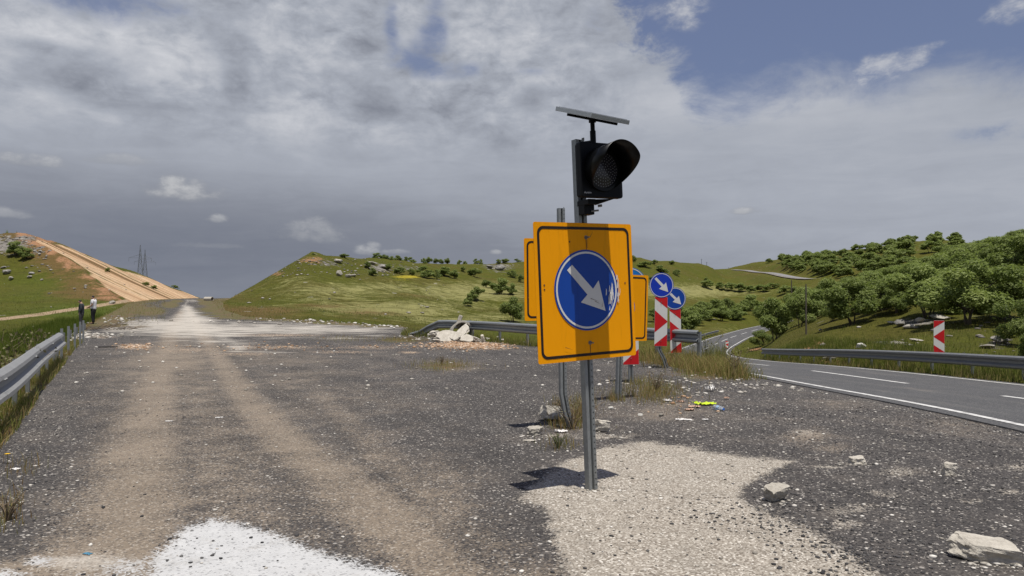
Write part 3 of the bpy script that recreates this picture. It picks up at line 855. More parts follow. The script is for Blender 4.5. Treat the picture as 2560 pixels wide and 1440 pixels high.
# ------------------------------------------------------------------ posts and signs
def post_mb(h, w=.086, holes=True, bend=None, dp=.030):
    """rolled steel post with a groove down its face and a row of punched holes in one lip"""
    m = MB(); t = .004; q = w / 2
    prof = [(-q, dp), (-q, -dp), (-q + .030, -dp), (-q + .038, .006), (q - .038, .006), (q - .030, -dp), (q - .026, -dp)]
    outer = prof + [(x + (t if x < 0 else -t) * (0 if abs(x) < q - .03 else 1), y + t) for x, y in reversed(prof)]
    outer = prof + [(q - .026, -dp + t), (q - .0335, -dp + t), (q - .041, .006 + t), (-q + .041, .006 + t), (-q + .0335, -dp + t), (-q + t, -dp + t), (-q + t, dp)]
    bend = bend or (lambda z: (0, 0))
    zs = np.linspace(-.25, h, 14 if bend(h * .3) == (0, 0) and bend(h) == (0, 0) else 40)
    fr = [((bend(z)[0], bend(z)[1], z), (1, 0, 0), (0, 1, 0)) for z in zs]
    m.sweep(outer, fr)
    m.sweep([(q - t, -dp), (q, -dp), (q, dp), (q - t, dp)], fr)
    step = .05; a, b = q - .0255, q - .0042
    m.sweep([(a, -dp), (a + .005, -dp), (a + .005, -dp + t), (a, -dp + t)], fr)
    m.sweep([(b - .005, -dp), (b, -dp), (b, -dp + t), (b - .005, -dp + t)], fr)
    z = 0.0
    while z < h:
        ox, oy = bend(z + step * .35)
        m.box((ox + (a + b) / 2, oy - dp + t / 2, z + step * .35), (b - a - .0102, t * .96, step * .68))
        z += step
    return m


def rrect(w, h, r, n=6):
    pts = []
    for cx, cy, a0 in ((w / 2 - r, h / 2 - r, 0), (-w / 2 + r, h / 2 - r, 90), (-w / 2 + r, -h / 2 + r, 180), (w / 2 - r, -h / 2 + r, 270)):
        for k in range(n + 1):
            a = R(a0 + 90 * k / n); pts.append((cx + r * math.cos(a), cy + r * math.sin(a)))
    return pts


def ring_sheet(outer, inner, y, z0):
    m = MB(); n = len(outer)
    m.add([(p[0], y, p[1] + z0) for p in outer] + [(p[0], y, p[1] + z0) for p in inner], [(i, (i + 1) % n, n + (i + 1) % n, n + i) for i in range(n)])
    return m


def flat(poly, y, z0, dx=0):
    m = MB(); m.add([(p[0] + dx, y, p[1] + z0) for p in poly], [tuple(range(len(poly)))]); return m


def circ(r, n=56): return [(r * math.cos(2 * math.pi * k / n), r * math.sin(2 * math.pi * k / n)) for k in range(n)]


ARROW = [(-.201, .167), (-.148, .211), (.062, .008), (.125, .078), (.188, -.181), (-.071, -.10), (0, -.038)]


def bolt(m, x, y, z, r=.012, L=.03, M=None):
    m.tube([(x, y, z), (x, y - L * .35, z)], r, 6); m.tube([(x, y - L * .35, z), (x, y - L, z)], r * .5, 8)


def lean_matrix(base, lean_deg, yaw_deg, fwd_deg=0.0):
    return Matrix.Translation(base) @ Matrix.Rotation(R(lean_deg), 4, 'Y') @ Matrix.Rotation(R(fwd_deg), 4, 'X') @ Matrix.Rotation(R(yaw_deg), 4, 'Z')


def place(o, M):
    o.location = M.to_translation(); o.rotation_euler = M.to_euler()


def arrow_disc(root, r, y, z, blue, white, name='arrow_disc', back=True, rim=.985, x0=0.0):
    d = MB(); d.prism([(p[0] + x0, p[1] + z) for p in circ(r)], y, y + .0025)
    d = d.build(name, blue, root)
    k = r / .335
    ring_sheet([(p[0] + x0, p[1]) for p in circ(r * .955)], [(p[0] + x0, p[1]) for p in circ(r * .905)], y - .002, z).build('white_ring', white, d)
    flat([(p[0] * k, p[1] * k) for p in ARROW], y - .002, z, x0).build('arrow', white, d)
    return d


def yellow_sign(px, row, yaw, lean, W, H, z0, post_h, label, bend=None, main=False, r=.335, pyaw=None, disc_mat=None, fwd=0.0):
    base = Vector(((px - CX) * CH / (row - HZ), CH * F / (row - HZ), .004)) if main else hit(px, row)
    M = lean_matrix(base, lean, yaw, fwd)
    root = thing('direction_sign', label, 'road sign', group='yellow arrow signs at the road fork')
    place(root, M)
    po = post_mb(post_h, bend=bend).build('post', GALV, root)
    zc = z0 + H / 2; yf = -.040
    pn = MB()
    outline = rrect(W, H, .018, 3)
    # the sheet's lower rim is dented in places
    pn.prism([(p[0], p[1] + zc) for p in outline], yf - .003, yf)
    panel = pn.build('sign_panel', YELLOW, root)
    bk = MB(); bk.prism([(p[0] * .996, p[1] * .996 + zc) for p in outline], yf + .0005, yf + .0025); bk.build('panel_back', SHEETBACK, panel)
    for zz in (z0 + .16, z0 + H - .16):
        fl_ = MB(); fl_.box((0, yf + .009, zz), (W * .92, .010, .035)); fl_.build('rear_brace', GALV, root)
    ring_sheet([(p[0], p[1]) for p in rrect(W - .065, H - .065, .06)], [(p[0], p[1]) for p in rrect(W - .065 - .046, H - .065 - .046, .042)], yf - .005, zc).build('black_border', BLACKP, panel)
    arrow_disc(panel, r, yf - .0075, zc + (.01 if main else 0), disc_mat or BLUE, REFL)
    for zz in (z0 + H - .12, z0 + .14):
        b_ = MB(); b_.tube([(0.012, yf - .002, zz), (0.012, yf - .006, zz)], .017, 10); bolt(b_, .012, yf - .004, zz, .011, .045); b_.build('bolt', GALV_D, root)
        rs = random.Random(int(zz * 100))
        st = MB(); w_ = .004
        st.add([(.012 - w_, yf - .0056, zz - .01), (.012 + w_, yf - .0056, zz - .01), (.012 + .002, yf - .0056, zz - .10 - rs.random() * .03), (.012, yf - .0056, zz - .13)], [(0, 1, 2, 3)])
        st.build('rust_streak', RUST, panel)
    return root, M, panel, yf, zc


main_sign, M_MAIN, pan, yf, zc = yellow_sign(1478, 1224, 32.7, -2.2, 1.03, 1.135, 1.085, 2.92, 'large yellow square sign with blue arrow disc on the front post under the traffic lamp', main=True)
# scraped patch, scuffs and small holes on the main panel
sc_ = MB(); rs = random.Random(5)
for k in range(46):
    u = .255 + rs.gauss(0, .022) if k < 32 else .335 + rs.gauss(0, .010)
    v = rs.gauss(-.035, .045) if k < 32 else rs.uniform(-.10, .12)
    w_ = rs.uniform(.002, .008); h_ = rs.uniform(.008, .034)
    y_ = yf - .0105 - k * .00002
    poly = [(u - w_ + rs.uniform(-.003, .003), v - h_), (u + w_ * .6, v - h_ * .7), (u + w_ + rs.uniform(-.003, .003), v + h_ * .5), (u + rs.uniform(-.004, .004), v + h_)]
    sc_.add([(p[0], y_, p[1] + zc) for p in poly], [(0, 1, 2, 3)])
stuff(sc_.build('scrape_marks', SCRAPE, pan))
for (u, v) in ((-.43, .06), (-.43, .025), (.42, .06), (-.16, .41)):
    hl = MB(); hl.tube([(u, yf - .0034, zc + v), (u, yf - .006, zc + v)], .007, 8); hl.build('screw_hole', RUST, pan)
for (a, b_) in (((.075, -.085), (.145, -.115)), ((.03, -.06), (.12, -.09)), ((-.25, -.45), (-.17, -.475)), ((.05, .45), (.09, .51)), ((.015, .36), (.02, .50)), ((.15, -.135), (.155, -.09))):
    dx, dz = b_[0] - a[0], b_[1] - a[1]; L = math.hypot(dx, dz); nx, nz = -dz / L * .0022, dx / L * .0022
    cr = MB(); cr.add([(a[0] - nx, yf - .0125, zc + a[1] - nz), (b_[0], yf - .0125, zc + b_[1]), (a[0] + nx, yf - .0125, zc + a[1] + nz)], [(0, 1, 2)]); cr.build('scratch', RUST, pan)


def kink(z):
    return (0.03 * math.sin(max(0, 1 - z / .45) * 1.4) - .14 * max(0, (.42 - z) / .42) ** 1.3 * -1 if z < .42 else 0.0, 0.0)


sB = yellow_sign(1408, 1072, 20, -.6, 1.02, 1.0, 1.34, 2.72, 'yellow sign mostly hidden behind the front arrow sign, on a post bent near its foot', bend=lambda z: (.11 * max(0, (.45 - z) / .45) ** 1.5, 0.0), r=.30)
sC = yellow_sign(1545, 1000, 27, 1.6, .98, 1.04, .93, 1.96, 'yellow sign showing only its outer edge, between the large front sign and the blue discs', r=.24)


def chevron_parts(root, w, h, zb, y, flip=False):
    """striped board: polygons in panel space, red and white meeting edge to edge"""
    bd = MB(); bd.prism([(p[0], p[1] + zb + h / 2) for p in rrect(w, h, .02, 3)], y, y + .004); board = bd.build('striped_board', REFL, root)
    P = lambda s, t: ((w * (s - .5)) * (-1 if flip else 1) * .985, zb + h * (1 - t * .99 - .005))
    for poly in ([(0, 0), (1, 0), (1, .23), (0, .03)], [(0, .27), (1, .49), (1, .51), (0, .72)], [(1, .76), (1, 1), (0, 1), (0, .97)]):
        m = MB(); m.add([(P(*q)[0], y - .002, P(*q)[1]) for q in poly], [(0, 1, 2, 3)]); m.build('red_stripe', REDP, board)
    bk = MB(); bk.prism([(p[0] * .99, p[1] * .995 + zb + h / 2) for p in rrect(w, h, .02, 3)], y + .0045, y + .006); bk.build('board_back', SHEETBACK, board)
    return board


def marker(px, row, yaw, lean, label, w=.30, h=1.12, zb=.5, disc=None, r=.285, blue=None, bend=None, flip=False, post_h=None, dx=0.0, fwd=0):
    base = hit(px, row)
    root = thing('chevron_marker', label, 'road marker', group='striped marker boards')
    place(root, lean_matrix(base, lean, yaw, fwd))
    post_mb(post_h or (zb + h + (2 * r if disc else 0) - .05), w=.085, bend=bend, dp=.028).build('post', GALV, root)
    chevron_parts(root, w, h, zb, -.040, flip)
    if disc:
        arrow_disc(root, r, -.046, zb + h + r - .02, blue or BLUE2, REFL, x0=dx)
        bk = MB(); bk.prism([(p[0] * .985 + dx, p[1] * .985 + zb + h + r - .02) for p in circ(r)], -.043, -.041); bk.build('disc_back', SHEETBACK, root)
    for zz in (zb + .12, zb + h - .12):
        b_ = MB(); bolt(b_, 0, -.044, zz, .010, .02); b_.build('bolt', GALV_D, root)
    return root


marker(1577, 957, 6, -1.0, 'red and white board with pale blue disc, partly hidden behind the yellow signs', zb=.34, h=1.2, disc=True, blue=BLUE3, r=.32)
marker(1649, 920, 8, .9, 'taller red and white board under a bright blue arrow disc, its post buckled', zb=.50, h=1.13, disc=True, r=.285, bend=lambda z: (.17 * max(0, (.55 - z) / .55) ** 1.2 - .05 * math.exp(-((z - .42) / .12) ** 2), 0.0))
marker(1689, 899, 4, -1.2, 'shorter red and white board under a dark blue arrow disc, behind the grey beam end', zb=.16, h=1.16, disc=True, r=.295, blue=BLUE)
marker(2345, 905, -4, .3, 'red and white board with stripes pointing to the road, behind the long guardrail', w=.345, h=1.08, zb=.30, flip=True, post_h=1.3)
p_ = at(1815, 84)
mk = thing('chevron_marker', 'tiny tilted red and white board beside the valley road', 'road marker', p_, (R(-8), R(10), R(8)), 'striped marker boards')
post_mb(.8, w=.08).build('post', GALV, mk); chevron_parts(mk, .34, .80, .15, -.04, True)

# small lamp post behind the discs
b0 = at(1672, 24.5)
lp = thing('warning_lamp', 'small yellow post with a black lamp head, behind the grey beam end', 'warning lamp', b0)
m = MB(); m.tube([(0, 0, -.3), (0, 0, .50)], .05, 10); m.build('post', YELLOW, lp)
m = MB(); m.box((0, 0, .60), (.17, .09, .20)); hd_ = m.build('lamp_head', BLACK, lp, bevel=.012)
m = MB(); m.tube([(0, -.046, .60), (0, -.06, .60)], .06, 16); m.build('lens', LENS, hd_)

# ------------------------------------------------------------------ traffic signal on the front post
M_SIG = M_MAIN @ Matrix.Translation((.03, -.195, 2.625)) @ Matrix.Rotation(R(-4), 4, 'Z')
sig = thing('traffic_signal', 'unlit black traffic lamp with round hood and solar panel on the front post', 'traffic light')
place(sig, M_SIG)
w_, h_ = .405, .445
m = MB(); m.prism(rrect(w_, h_, .02, 4), -.075, -.010); hous = m.build('housing', BLACK, sig, bevel=.008)
m = MB(); m.prism(rrect(w_ * .97, h_ * .97, .02, 4), -.0098, .012); m.build('housing_door_frame', BLACK, hous, bevel=.004)
m = MB()
m.sweep([(p[0] * .92, p[1] * .92) for p in rrect(w_, h_, .03, 4)], [((0, .0122, 0), (1, 0, 0), (0, 0, 1)), ((0, .055, 0), (.80, 0, 0), (0, 0, .82)), ((0, .068, 0), (.74, 0, 0), (0, 0, .76))])
m.build('housing_back', BLACK, hous)
m = MB()
ro, ri = .172, .150
fr_o = [(ro * math.cos(2 * math.pi * k / 64), ro * math.sin(2 * math.pi * k / 64)) for k in range(64)]
fr_i = [(ri * math.cos(2 * math.pi * k / 64), ri * math.sin(2 * math.pi * k / 64)) for k in range(64)]
vs = [(x, -.0752, z) for x, z in fr_o] + [(x, -.098, z) for x, z in fr_o] + [(x, -.098, z) for x, z in fr_i] + [(x, -.0752, z) for x, z in fr_i]
m.add(vs, [(j * 64 + k, j * 64 + (k + 1) % 64, (j + 1) * 64 + (k + 1) % 64, (j + 1) * 64 + k) for j in range(3) for k in range(64)])
m.build('lens_rim', VISOR, sig)
# convex lens
m = MB(); rings = 7; nn = 48
vs = [(0, -.106, 0)]
for j in range(1, rings + 1):
    rr = .1495 * j / rings; yy = -.106 + .022 * (j / rings) ** 2
    vs += [(rr * math.cos(2 * math.pi * k / nn), yy, rr * math.sin(2 * math.pi * k / nn)) for k in range(nn)]
fs = [(0, 1 + k, 1 + (k + 1) % nn) for k in range(nn)]
for j in range(rings - 1):
    fs += [(1 + j * nn + k, 1 + (j + 1) * nn + k, 1 + (j + 1) * nn + (k + 1) % nn, 1 + j * nn + (k + 1) % nn) for k in range(nn)]
m.add(vs, fs); lens = m.build('lens', LENS, sig, smooth=True)
led = MB()
led_pts = [(0, 0)] + [(rr * math.cos(2 * math.pi * (k + off) / n_), rr * math.sin(2 * math.pi * (k + off) / n_)) for rr, n_, off in ((.024, 6, 0), (.047, 12, .3), (.070, 18, .1), (.093, 24, .6), (.116, 30, .2), (.136, 34, .5)) for k in range(n_)]
for i, (x, z) in enumerate(led_pts):
    q = math.hypot(x, z); yy = -.106 + .022 * (q / .1495) ** 2
    led.tube([(x, yy + .001, z), (x, yy - .0016, z)], .0036, 6)
stuff(led.build('led_dot', LED, lens))
# hood: a tube cut away below
m = MB(); nv = 72; ths = np.linspace(-R(152), R(152), nv)
def hood_len(a):
    a = abs(a)
    return .025 + .265 * float(1 - sstep(R(62), R(150), a))
inn = []; 
for rad_ in (.176, .1725):
    for a in ths: inn.append((rad_ * math.sin(a), -.078, rad_ * math.cos(a)))
    for a in ths: inn.append((rad_ * 1.02 * math.sin(a), -.078 - hood_len(a), rad_ * 1.02 * math.cos(a)))
fs = []
for k in range(nv - 1):
    fs += [(k, k + 1, nv + k + 1, nv + k), (2 * nv + k, 3 * nv + k, 3 * nv + k + 1, 2 * nv + k + 1), (nv + k, nv + k + 1, 3 * nv + k + 1, 3 * nv + k), (k, 2 * nv + k, 2 * nv + k + 1, k + 1)]
fs += [(0, nv, 3 * nv, 2 * nv), (nv - 1, 3 * nv - 1, 4 * nv - 1, 2 * nv - 1)]
m.add(inn, fs)
hood = m.build('hood', VISOR, sig, smooth=True)
hood.rotation_euler = (R(-2), 0, 0)
# lettering on the housing
tc = bpy.data.curves.new('maker_name', 'FONT'); tc.body = 'Aytekin'; tc.size = .022; tc.extrude = .0004
to = bpy.data.objects.new('maker_name', tc); COL.objects.link(to)
bpy.context.view_layer.update()
tm = bpy.data.meshes.new_from_object(to.evaluated_get(bpy.context.evaluated_depsgraph_get()))
bpy.data.objects.remove(to)
tm.transform(Matrix.Translation((-w_ / 2 + .022, -.0762, -h_ / 2 + .030)) @ Matrix.Rotation(R(90), 4, 'X'))
to = bpy.data.objects.new('lettering', tm); COL.objects.link(to); to.parent = hous; tm.materials.clear(); tm.materials.append(LETTER)
# brackets to the post
m = MB()
m.box((-.05, .09, -.245), (.075, .17, .045)); m.box((-.035, .115, -.30), (.10, .09, .085)); m.add([(-.02, .03, -.222), (.14, -.05, -.2235), (.14, -.01, -.2235), (-.02, .07, -.222), (-.02, .03, -.268), (.02, .07, -.268)], [(0, 1, 2, 3), (0, 4, 1), (3, 2, 5), (1, 4, 5, 2), (0, 3, 5, 4)])
br = m.build('lower_bracket', BLACK, sig, bevel=.006)
m = MB(); m.tube([(-.02, .07, -.315), (.04, .05, -.31)], .008, 8); m.tube([(.03, .04, -.275), (.06, .03, -.272)], .012, 6); stuff(m.build('bracket_bolt', GALV_D, br))
m = MB(); m.box((-.05, .10, .235), (.07, .14, .035)); br = m.build('upper_bracket', BLACK, sig, bevel=.006)
m = MB(); m.tube([(-.06, .07, .252), (.005, .04, .262)], .007, 8); m.tube([(-.075, .06, .262), (-.075, .06, .285)], .007, 8); stuff(m.build('bracket_bolt', GALV_D, br))
m = MB(); m.tube([(-.015, .01, .2235), (-.015, .01, .335)], .024, 14); m.tube([(-.015, .01, .3352), (-.015, .01, .42)], .0185, 14); m.tube([(-.015, .01, .405), (-.015, .01, .425)], .030, 14); m.build('mast', BLACK, sig, smooth=False)
# solar panel, turned corner towards the road
top = M_SIG @ Vector((-.015, .01, .452))
e1 = Vector((1, -.08, -.215)).normalized()
vw = Vector((top.x, top.y, top.z - CH - .012)).normalized()
e2 = (vw - e1 * vw.dot(e1)).normalized(); e3 = e1.cross(e2).normalized()
if e3.z < 0: e3 = -e3
Ms = Matrix(((e1.x, e2.x, e3.x, top.x), (e1.y, e2.y, e3.y, top.y), (e1.z, e2.z, e3.z, top.z), (0, 0, 0, 1)))
Ml = M_SIG.inverted() @ Ms
R45 = Matrix.Rotation(R(45), 4, 'Z')
def slab(name, a, zc_, t_, mat, parent, bev=0.0):
    mm = MB(); mm.box((0, 0, zc_), (a, a, t_)); o = mm.build(name, mat, parent, bevel=bev); o.data.transform(Ml @ R45); return o
sp = slab('solar_panel', .435, .010, .036, ALU, sig, .003)
slab('solar_cells', .40, .0292, .002, CELL, sp)
mm = MB(); mm.box((.005, 0, -.020), (.42, .06, .022)); o = mm.build('panel_bracket', BLACK, sig, bevel=.004); o.data.transform(Ml)


# ------------------------------------------------------------------ guardrails
WPROF = [(0, -.170), (.020, -.168), (.085, -.130), (.090, -.085), (.006, -.030), (.006, .030), (.090, .085), (.085, .130), (.020, .168), (0, .170)]
WTHK = WPROF + [(x - .005 if x > .01 else x - .004, z * .985) for x, z in reversed(WPROF)]


def guardrail(label, pts, side, post_at=(), seg=4.0, mat=None, pmat=None, hgt=.58, tops=None, post_top=.74, tilt=0.0):
    """pts: (x, y, ground z); side +1 turns the waves to the right of the direction of travel"""
    mat = mat or GALV_L
    L = smooth_line(pts, .5)
    t = np.gradient(L[:, :2], axis=0); t /= np.linalg.norm(t, axis=1)[:, None]
    nx = np.stack([t[:, 1], -t[:, 0]], 1) * side
    s = np.concatenate([[0], np.cumsum(np.linalg.norm(np.diff(L[:, :2], axis=0), axis=1))])
    root = thing('guardrail', label, 'guardrail', (L[0, 0], L[0, 1], L[0, 2]), group='guardrails')
    O = Vector(root.location)
    nseg = max(1, int(round(s[-1] / seg)))
    cuts = np.linspace(0, s[-1], nseg + 1)
    ev = lambda q, arr: np.array([np.interp(q, s, arr[:, k]) for k in range(arr.shape[1])])
    beams = []
    for i in range(nseg):
        q = np.linspace(cuts[i], min(cuts[i + 1] + (.16 if i < nseg - 1 else 0), s[-1]), max(4, int((cuts[i + 1] - cuts[i]) / .5)))
        fr = []
        for k in q:
            p = ev(k, L); n = ev(k, nx); lift = hgt if tops is None else tops(k, s[-1])
            fr.append((Vector((p[0] + n[0] * (.004 * (i % 2)), p[1] + n[1] * (.004 * (i % 2)), p[2] + lift)) - O, (n[0], n[1], 0), (-n[0] * tilt, -n[1] * tilt, 1)))
        m = MB(); m.sweep(WTHK, fr); b_ = m.build('beam', mat, root); beams.append(b_)
        if i < nseg - 1:
            p = ev(cuts[i + 1] + .08, L); n = ev(cuts[i + 1] + .08, nx); tt = ev(cuts[i + 1], t); m = MB()
            for dz in (-.09, .09):
                for ds in (-.05, .05):
                    c = Vector((p[0] + tt[0] * ds + n[0] * .082, p[1] + tt[1] * ds + n[1] * .082, p[2] + hgt + dz)) - O
                    m.tube([c - Vector((n[0], n[1], 0)) * .004, c + Vector((n[0], n[1], 0)) * .014], .014, 6)
            stuff(m.build('splice_bolt', GALV_D, b_))
    for k in post_at:
        if k > s[-1]: continue
        p = ev(k, L); n = ev(k, nx); tt = ev(k, t)
        rail_post(root, Vector((p[0] - n[0] * .075, p[1] - n[1] * .075, p[2])) - O, n, tt, post_top, pmat or GALV, True)
    return root, L


def rail_post(root, p, n, tt, h, mat, spacer=False):
    prof = [(-.05, -.03), (.05, -.03), (.05, .03), (.044, .03), (.044, -.024), (-.044, -.024), (-.044, .03), (-.05, .03)]
    u = Vector((tt[0], tt[1], 0)); v = Vector((-n[0], -n[1], 0))
    m = MB(); m.sweep([(a, b) for a, b in prof], [(p + Vector((0, 0, -.5)), u, v), (p + Vector((0, 0, h)), u, v)])
    o = m.build('post', mat, root)
    if spacer:
        m = MB(); c = p - v * .045 + Vector((0, 0, h - .17))
        m.sweep([(-.04, -.10), (.04, -.10), (.04, .10), (-.04, .10)], [(c + v * .012, u, (0, 0, 1)), (c - v * .025, u, (0, 0, 1))])
        m.build('spacer', mat, o)
    return o


GP = lambda x, y: (x, y, gz(x, y))
# left of the closed road
left_pts = [(-4.35, 5.2, -.02), (-6.12, 8.9, -.03), (-8.8, 13.9, -.03), (-11.5, 19.0, -.03)]
guardrail('near guardrail along the left verge of the closed gravel road, ending in bare posts', left_pts, 1, [.4, 2.4, 4.4, 6.4, 8.4, 10.4, 12.4, 14.4, 15.5], seg=4.3, hgt=.58, tilt=.30)
bare = [(155, 19.5), (172, 21.2), (188, 23.2), (201, 25.2), (209, 26.6)]
names_b = ['bare guardrail post standing next to where the near beam ends', 'second bare guardrail post after the near beam end', 'middle one of five bare guardrail posts in the verge', 'bare guardrail post next to last of its line, below the man in dark shirt', 'farthest of the five bare guardrail posts in the verge']
for (px, Y), lb in zip(bare, names_b):
    x = (px - CX) / F * Y
    r_ = thing('guardrail_post', lb, 'post', (x, Y, gz(x, Y)), group='bare guardrail posts')
    d_ = np.array([-.47, .88]); n_ = np.array([.88, .47])
    rail_post(r_, Vector((0, 0, 0)), n_, d_, .80, GALV)
    m = MB(); m.sweep([(-.045, -.11), (.045, -.11), (.045, .11), (-.045, .11)], [(Vector((n_[0], n_[1], 0)) * .032 + Vector((0, 0, .58)), (d_[0], d_[1], 0), (0, 0, 1)), (Vector((n_[0], n_[1], 0)) * .075 + Vector((0, 0, .58)), (d_[0], d_[1], 0), (0, 0, 1))])
    m.build('spacer', GALV_D, r_)
# along the far edge of the platform
mid = [(-4.35, 31.6), (-3.5, 30.7), (-2.75, 29.9), (-.75, 27.4), (.85, 24.6), (2.4, 22.4), (3.6, 20.8), (4.75, 18.9)]
mid_pts = [(x, y, 0.0) for x, y in mid]
guardrail('guardrail behind the broken concrete pipe, its near end sunk into the gravel', mid_pts, 1, [4.0, 6.0, 8.0, 10.0, 12.0, 14.0, 15.6], seg=4.2, tops=lambda k, S: .62 * float(sstep(.0, 2.3, k)) - .06 + .05 * float(sstep(10, 13, k)), mat=GALV)
# beyond the open road
tL = np.gradient(LANE[:, :2], axis=0); tL /= np.linalg.norm(tL, axis=1)[:, None]
nL = np.stack([tL[:, 1], -tL[:, 0]], 1)
def lane_off(off, y0, y1, step=4, dz=0.0):
    out = []
    for i in range(len(LANE)):
        if y0 <= LANE[i, 1] <= y1 and len(out) * 0 + (i % step == 0):
            x, y = LANE[i, :2] + nL[i] * off; out.append((x, y, LANE[i, 2] + dz))
    return out
rp = lane_off(3.12, 4, 48, 3)
guardrail('long guardrail on the far side of the open tarmac road', rp, -1, list(np.arange(1.2, 60, 2.2)), seg=4.0, mat=GALV_D, pmat=GALV, hgt=.50, post_top=.62)
guardrail('distant guardrail along the outer curve of the valley road', lane_off(-3.3, 88, 128, 3), 1, list(np.arange(1, 60, 2.5)), seg=8.0, mat=GALV_D, hgt=.6)


# ------------------------------------------------------------------ trees
def leaf_mat(name, a, b_, c_):
    m, T, b = new_mat(name)
    t = T.attr('tone'); r = T.rnd()
    p = T.pos(); n = T.noise(p, .5, 4, .6)
    col = T.ramp((t * .62 + n * .38), [(.18, a), (.5, b_), (.82, c_)])
    col = T.scale(col, r * .5 + .75)
    col = T.mix(r * .25, col, (.075, .085, .028))
    T.link(col, b.inputs['Base Color'])
    b.inputs['Roughness'].default_value = .6; b.inputs['Specular IOR Level'].default_value = .25
    tr = T.new('ShaderNodeBsdfTranslucent'); T.link(T.mix(.45, col, (.30, .40, .07)), tr.inputs[0])
    mx = T.new('ShaderNodeMixShader'); mx.inputs[0].default_value = .42
    out = m.node_tree.nodes['Material Output']
    T.link(b.outputs[0], mx.inputs[1]); T.link(tr.outputs[0], mx.inputs[2]); T.link(mx.outputs[0], out.inputs[0])
    return m


LEAF = leaf_mat('oak_leaves', (.100, .135, .032), (.205, .255, .070), (.34, .385, .135))
BARK = simple('bark', (.085, .068, .052), .9, var=.4, scale=14, bump=.02)


def crown_arrays(rg, n_leaf, size, blobs_):
    """leaf-sized faces spread through the volume of several clumps"""
    P = []; B = []
    w = np.array([b[3] ** 2 for b in blobs_]); w = w / w.sum()
    idx = rg.choice(len(blobs_), n_leaf, p=w)
    bl = np.array(blobs_)
    d = rg.normal(size=(n_leaf, 3)); d /= np.linalg.norm(d, axis=1)[:, None]
    rad = np.cbrt(rg.uniform(.25, 1.0, n_leaf)) * rg.uniform(.82, 1.12, n_leaf)
    lump = 1 + .32 * np.sin(d[:, 0] * 7 + idx) * np.sin(d[:, 2] * 6 + idx * 2) * np.cos(d[:, 1] * 8)
    c = bl[idx, :3] + d * (bl[idx, 3] * rad * lump)[:, None] * np.array([1, 1, .78])
    nrm = d * .65 + rg.normal(size=(n_leaf, 3)) * .55 + np.array([0, 0, .70]); nrm /= np.linalg.norm(nrm, axis=1)[:, None]
    tv = np.cross(nrm, rg.normal(size=(n_leaf, 3))); tv /= np.linalg.norm(tv, axis=1)[:, None]
    bv = np.cross(nrm, tv)
    s = size * rg.uniform(.6, 1.35, n_leaf)[:, None]
    v = np.stack([c - tv * s, c + bv * s * .55, c + tv * s, c - bv * s * .55], 1).reshape(-1, 3)
    f = np.arange(n_leaf * 4).reshape(-1, 4)
    clump_tone = rg.uniform(0, 1, len(blobs_))[idx]
    tone = np.repeat(clump_tone * .45 + rg.uniform(0, 1, n_leaf) * .55, 4)
    return v, f, tone


def make_tree_meshes(k, n_leaf, size, squat=1.0, trunk_h=.26, stems=3):
    """unit tree: height 1, crown about 1 wide"""
    rg = np.random.default_rng(100 + k); rs = random.Random(100 + k)
    bl = []
    nb = rs.randint(9, 13)
    for i in range(nb):
        a = 2 * math.pi * (i / nb) * 2.4 + rs.uniform(-.4, .4); rr = rs.uniform(.12, .36) * squat
        z = rs.uniform(.24, .80) - rr * .22
        bl.append((rr * math.cos(a), rr * math.sin(a), z, rs.uniform(.13, .21)))
    bl.append((rs.uniform(-.08, .08), rs.uniform(-.08, .08), .80, .17))
    v, f, t = crown_arrays(rg, n_leaf, size, bl)
    v[:, 2] = np.where(v[:, 2] < .08, .08 + (.08 - v[:, 2]) * .5, v[:, 2])
    cr = np_mesh('crown', v, f, LEAF, {'tone': t})
    me_c = cr.data; bpy.data.objects.remove(cr)
    m = MB()
    for s in range(stems):
        a = 2 * math.pi * s / stems + rs.uniform(-.5, .5)
        tgt = [b for b in bl if math.cos(math.atan2(b[1], b[0]) - a) > .3] or bl
        e = Vector(rs.choice(tgt)[:3])
        p0 = Vector((.02 * math.cos(a), .02 * math.sin(a), -.08)); mid_ = Vector((e.x * .35 + rs.uniform(-.03, .03), e.y * .35 + rs.uniform(-.03, .03), trunk_h + rs.uniform(-.05, .06)))
        m.tube([p0, (p0 + mid_) / 2 + Vector((rs.uniform(-.015, .015), rs.uniform(-.015, .015), .02)), mid_, (mid_ + e) / 2 + Vector((0, 0, .03)), e], [.014, .012, .010, .007, .003], 6)
        for q in range(2):
            e2 = Vector(rs.choice(bl)[:3]); m.tube([mid_, (mid_ + e2) / 2 + Vector((rs.uniform(-.03, .03), 0, .03)), e2], [.010, .007, .003], 5)
    me_t = m.mesh('trunk', True); me_t.materials.append(BARK)
    return me_c, me_t


NEAR = [make_tree_meshes(i, 12000, .0195, [1.0, 1.1, .9, 1.15, 1.0][i], [.26, .2, .3, .22, .16][i], [3, 4, 2, 4, 5][i]) for i in range(5)]
MIDT = [make_tree_meshes(10 + i, 4200, .032, [1.05, .95, 1.15, 1.0][i], .2, 3) for i in range(4)]
FART = [make_tree_meshes(20 + i, 1800, .052, [1.05, .95, 1.15][i], .18, 2) for i in range(3)]
TREE_POS = []


def tree(p, h, w, label, group, kind='oak_tree', lib=None, rot=None):
    lib = lib or NEAR
    k = random.randrange(len(lib))
    root = thing(kind, label, 'tree' if 'tree' in kind else 'bush', (p[0], p[1], p[2] - .03), (0, 0, rot if rot is not None else random.uniform(0, 6.28)), group)
    for nm, me in (('crown', lib[k][0]), ('trunk', lib[k][1])):
        o = bpy.data.objects.new(nm, me); COL.objects.link(o); o.parent = root; o.scale = (w, w, h)
    TREE_POS.append((p[0], p[1], w / 2))
    return root


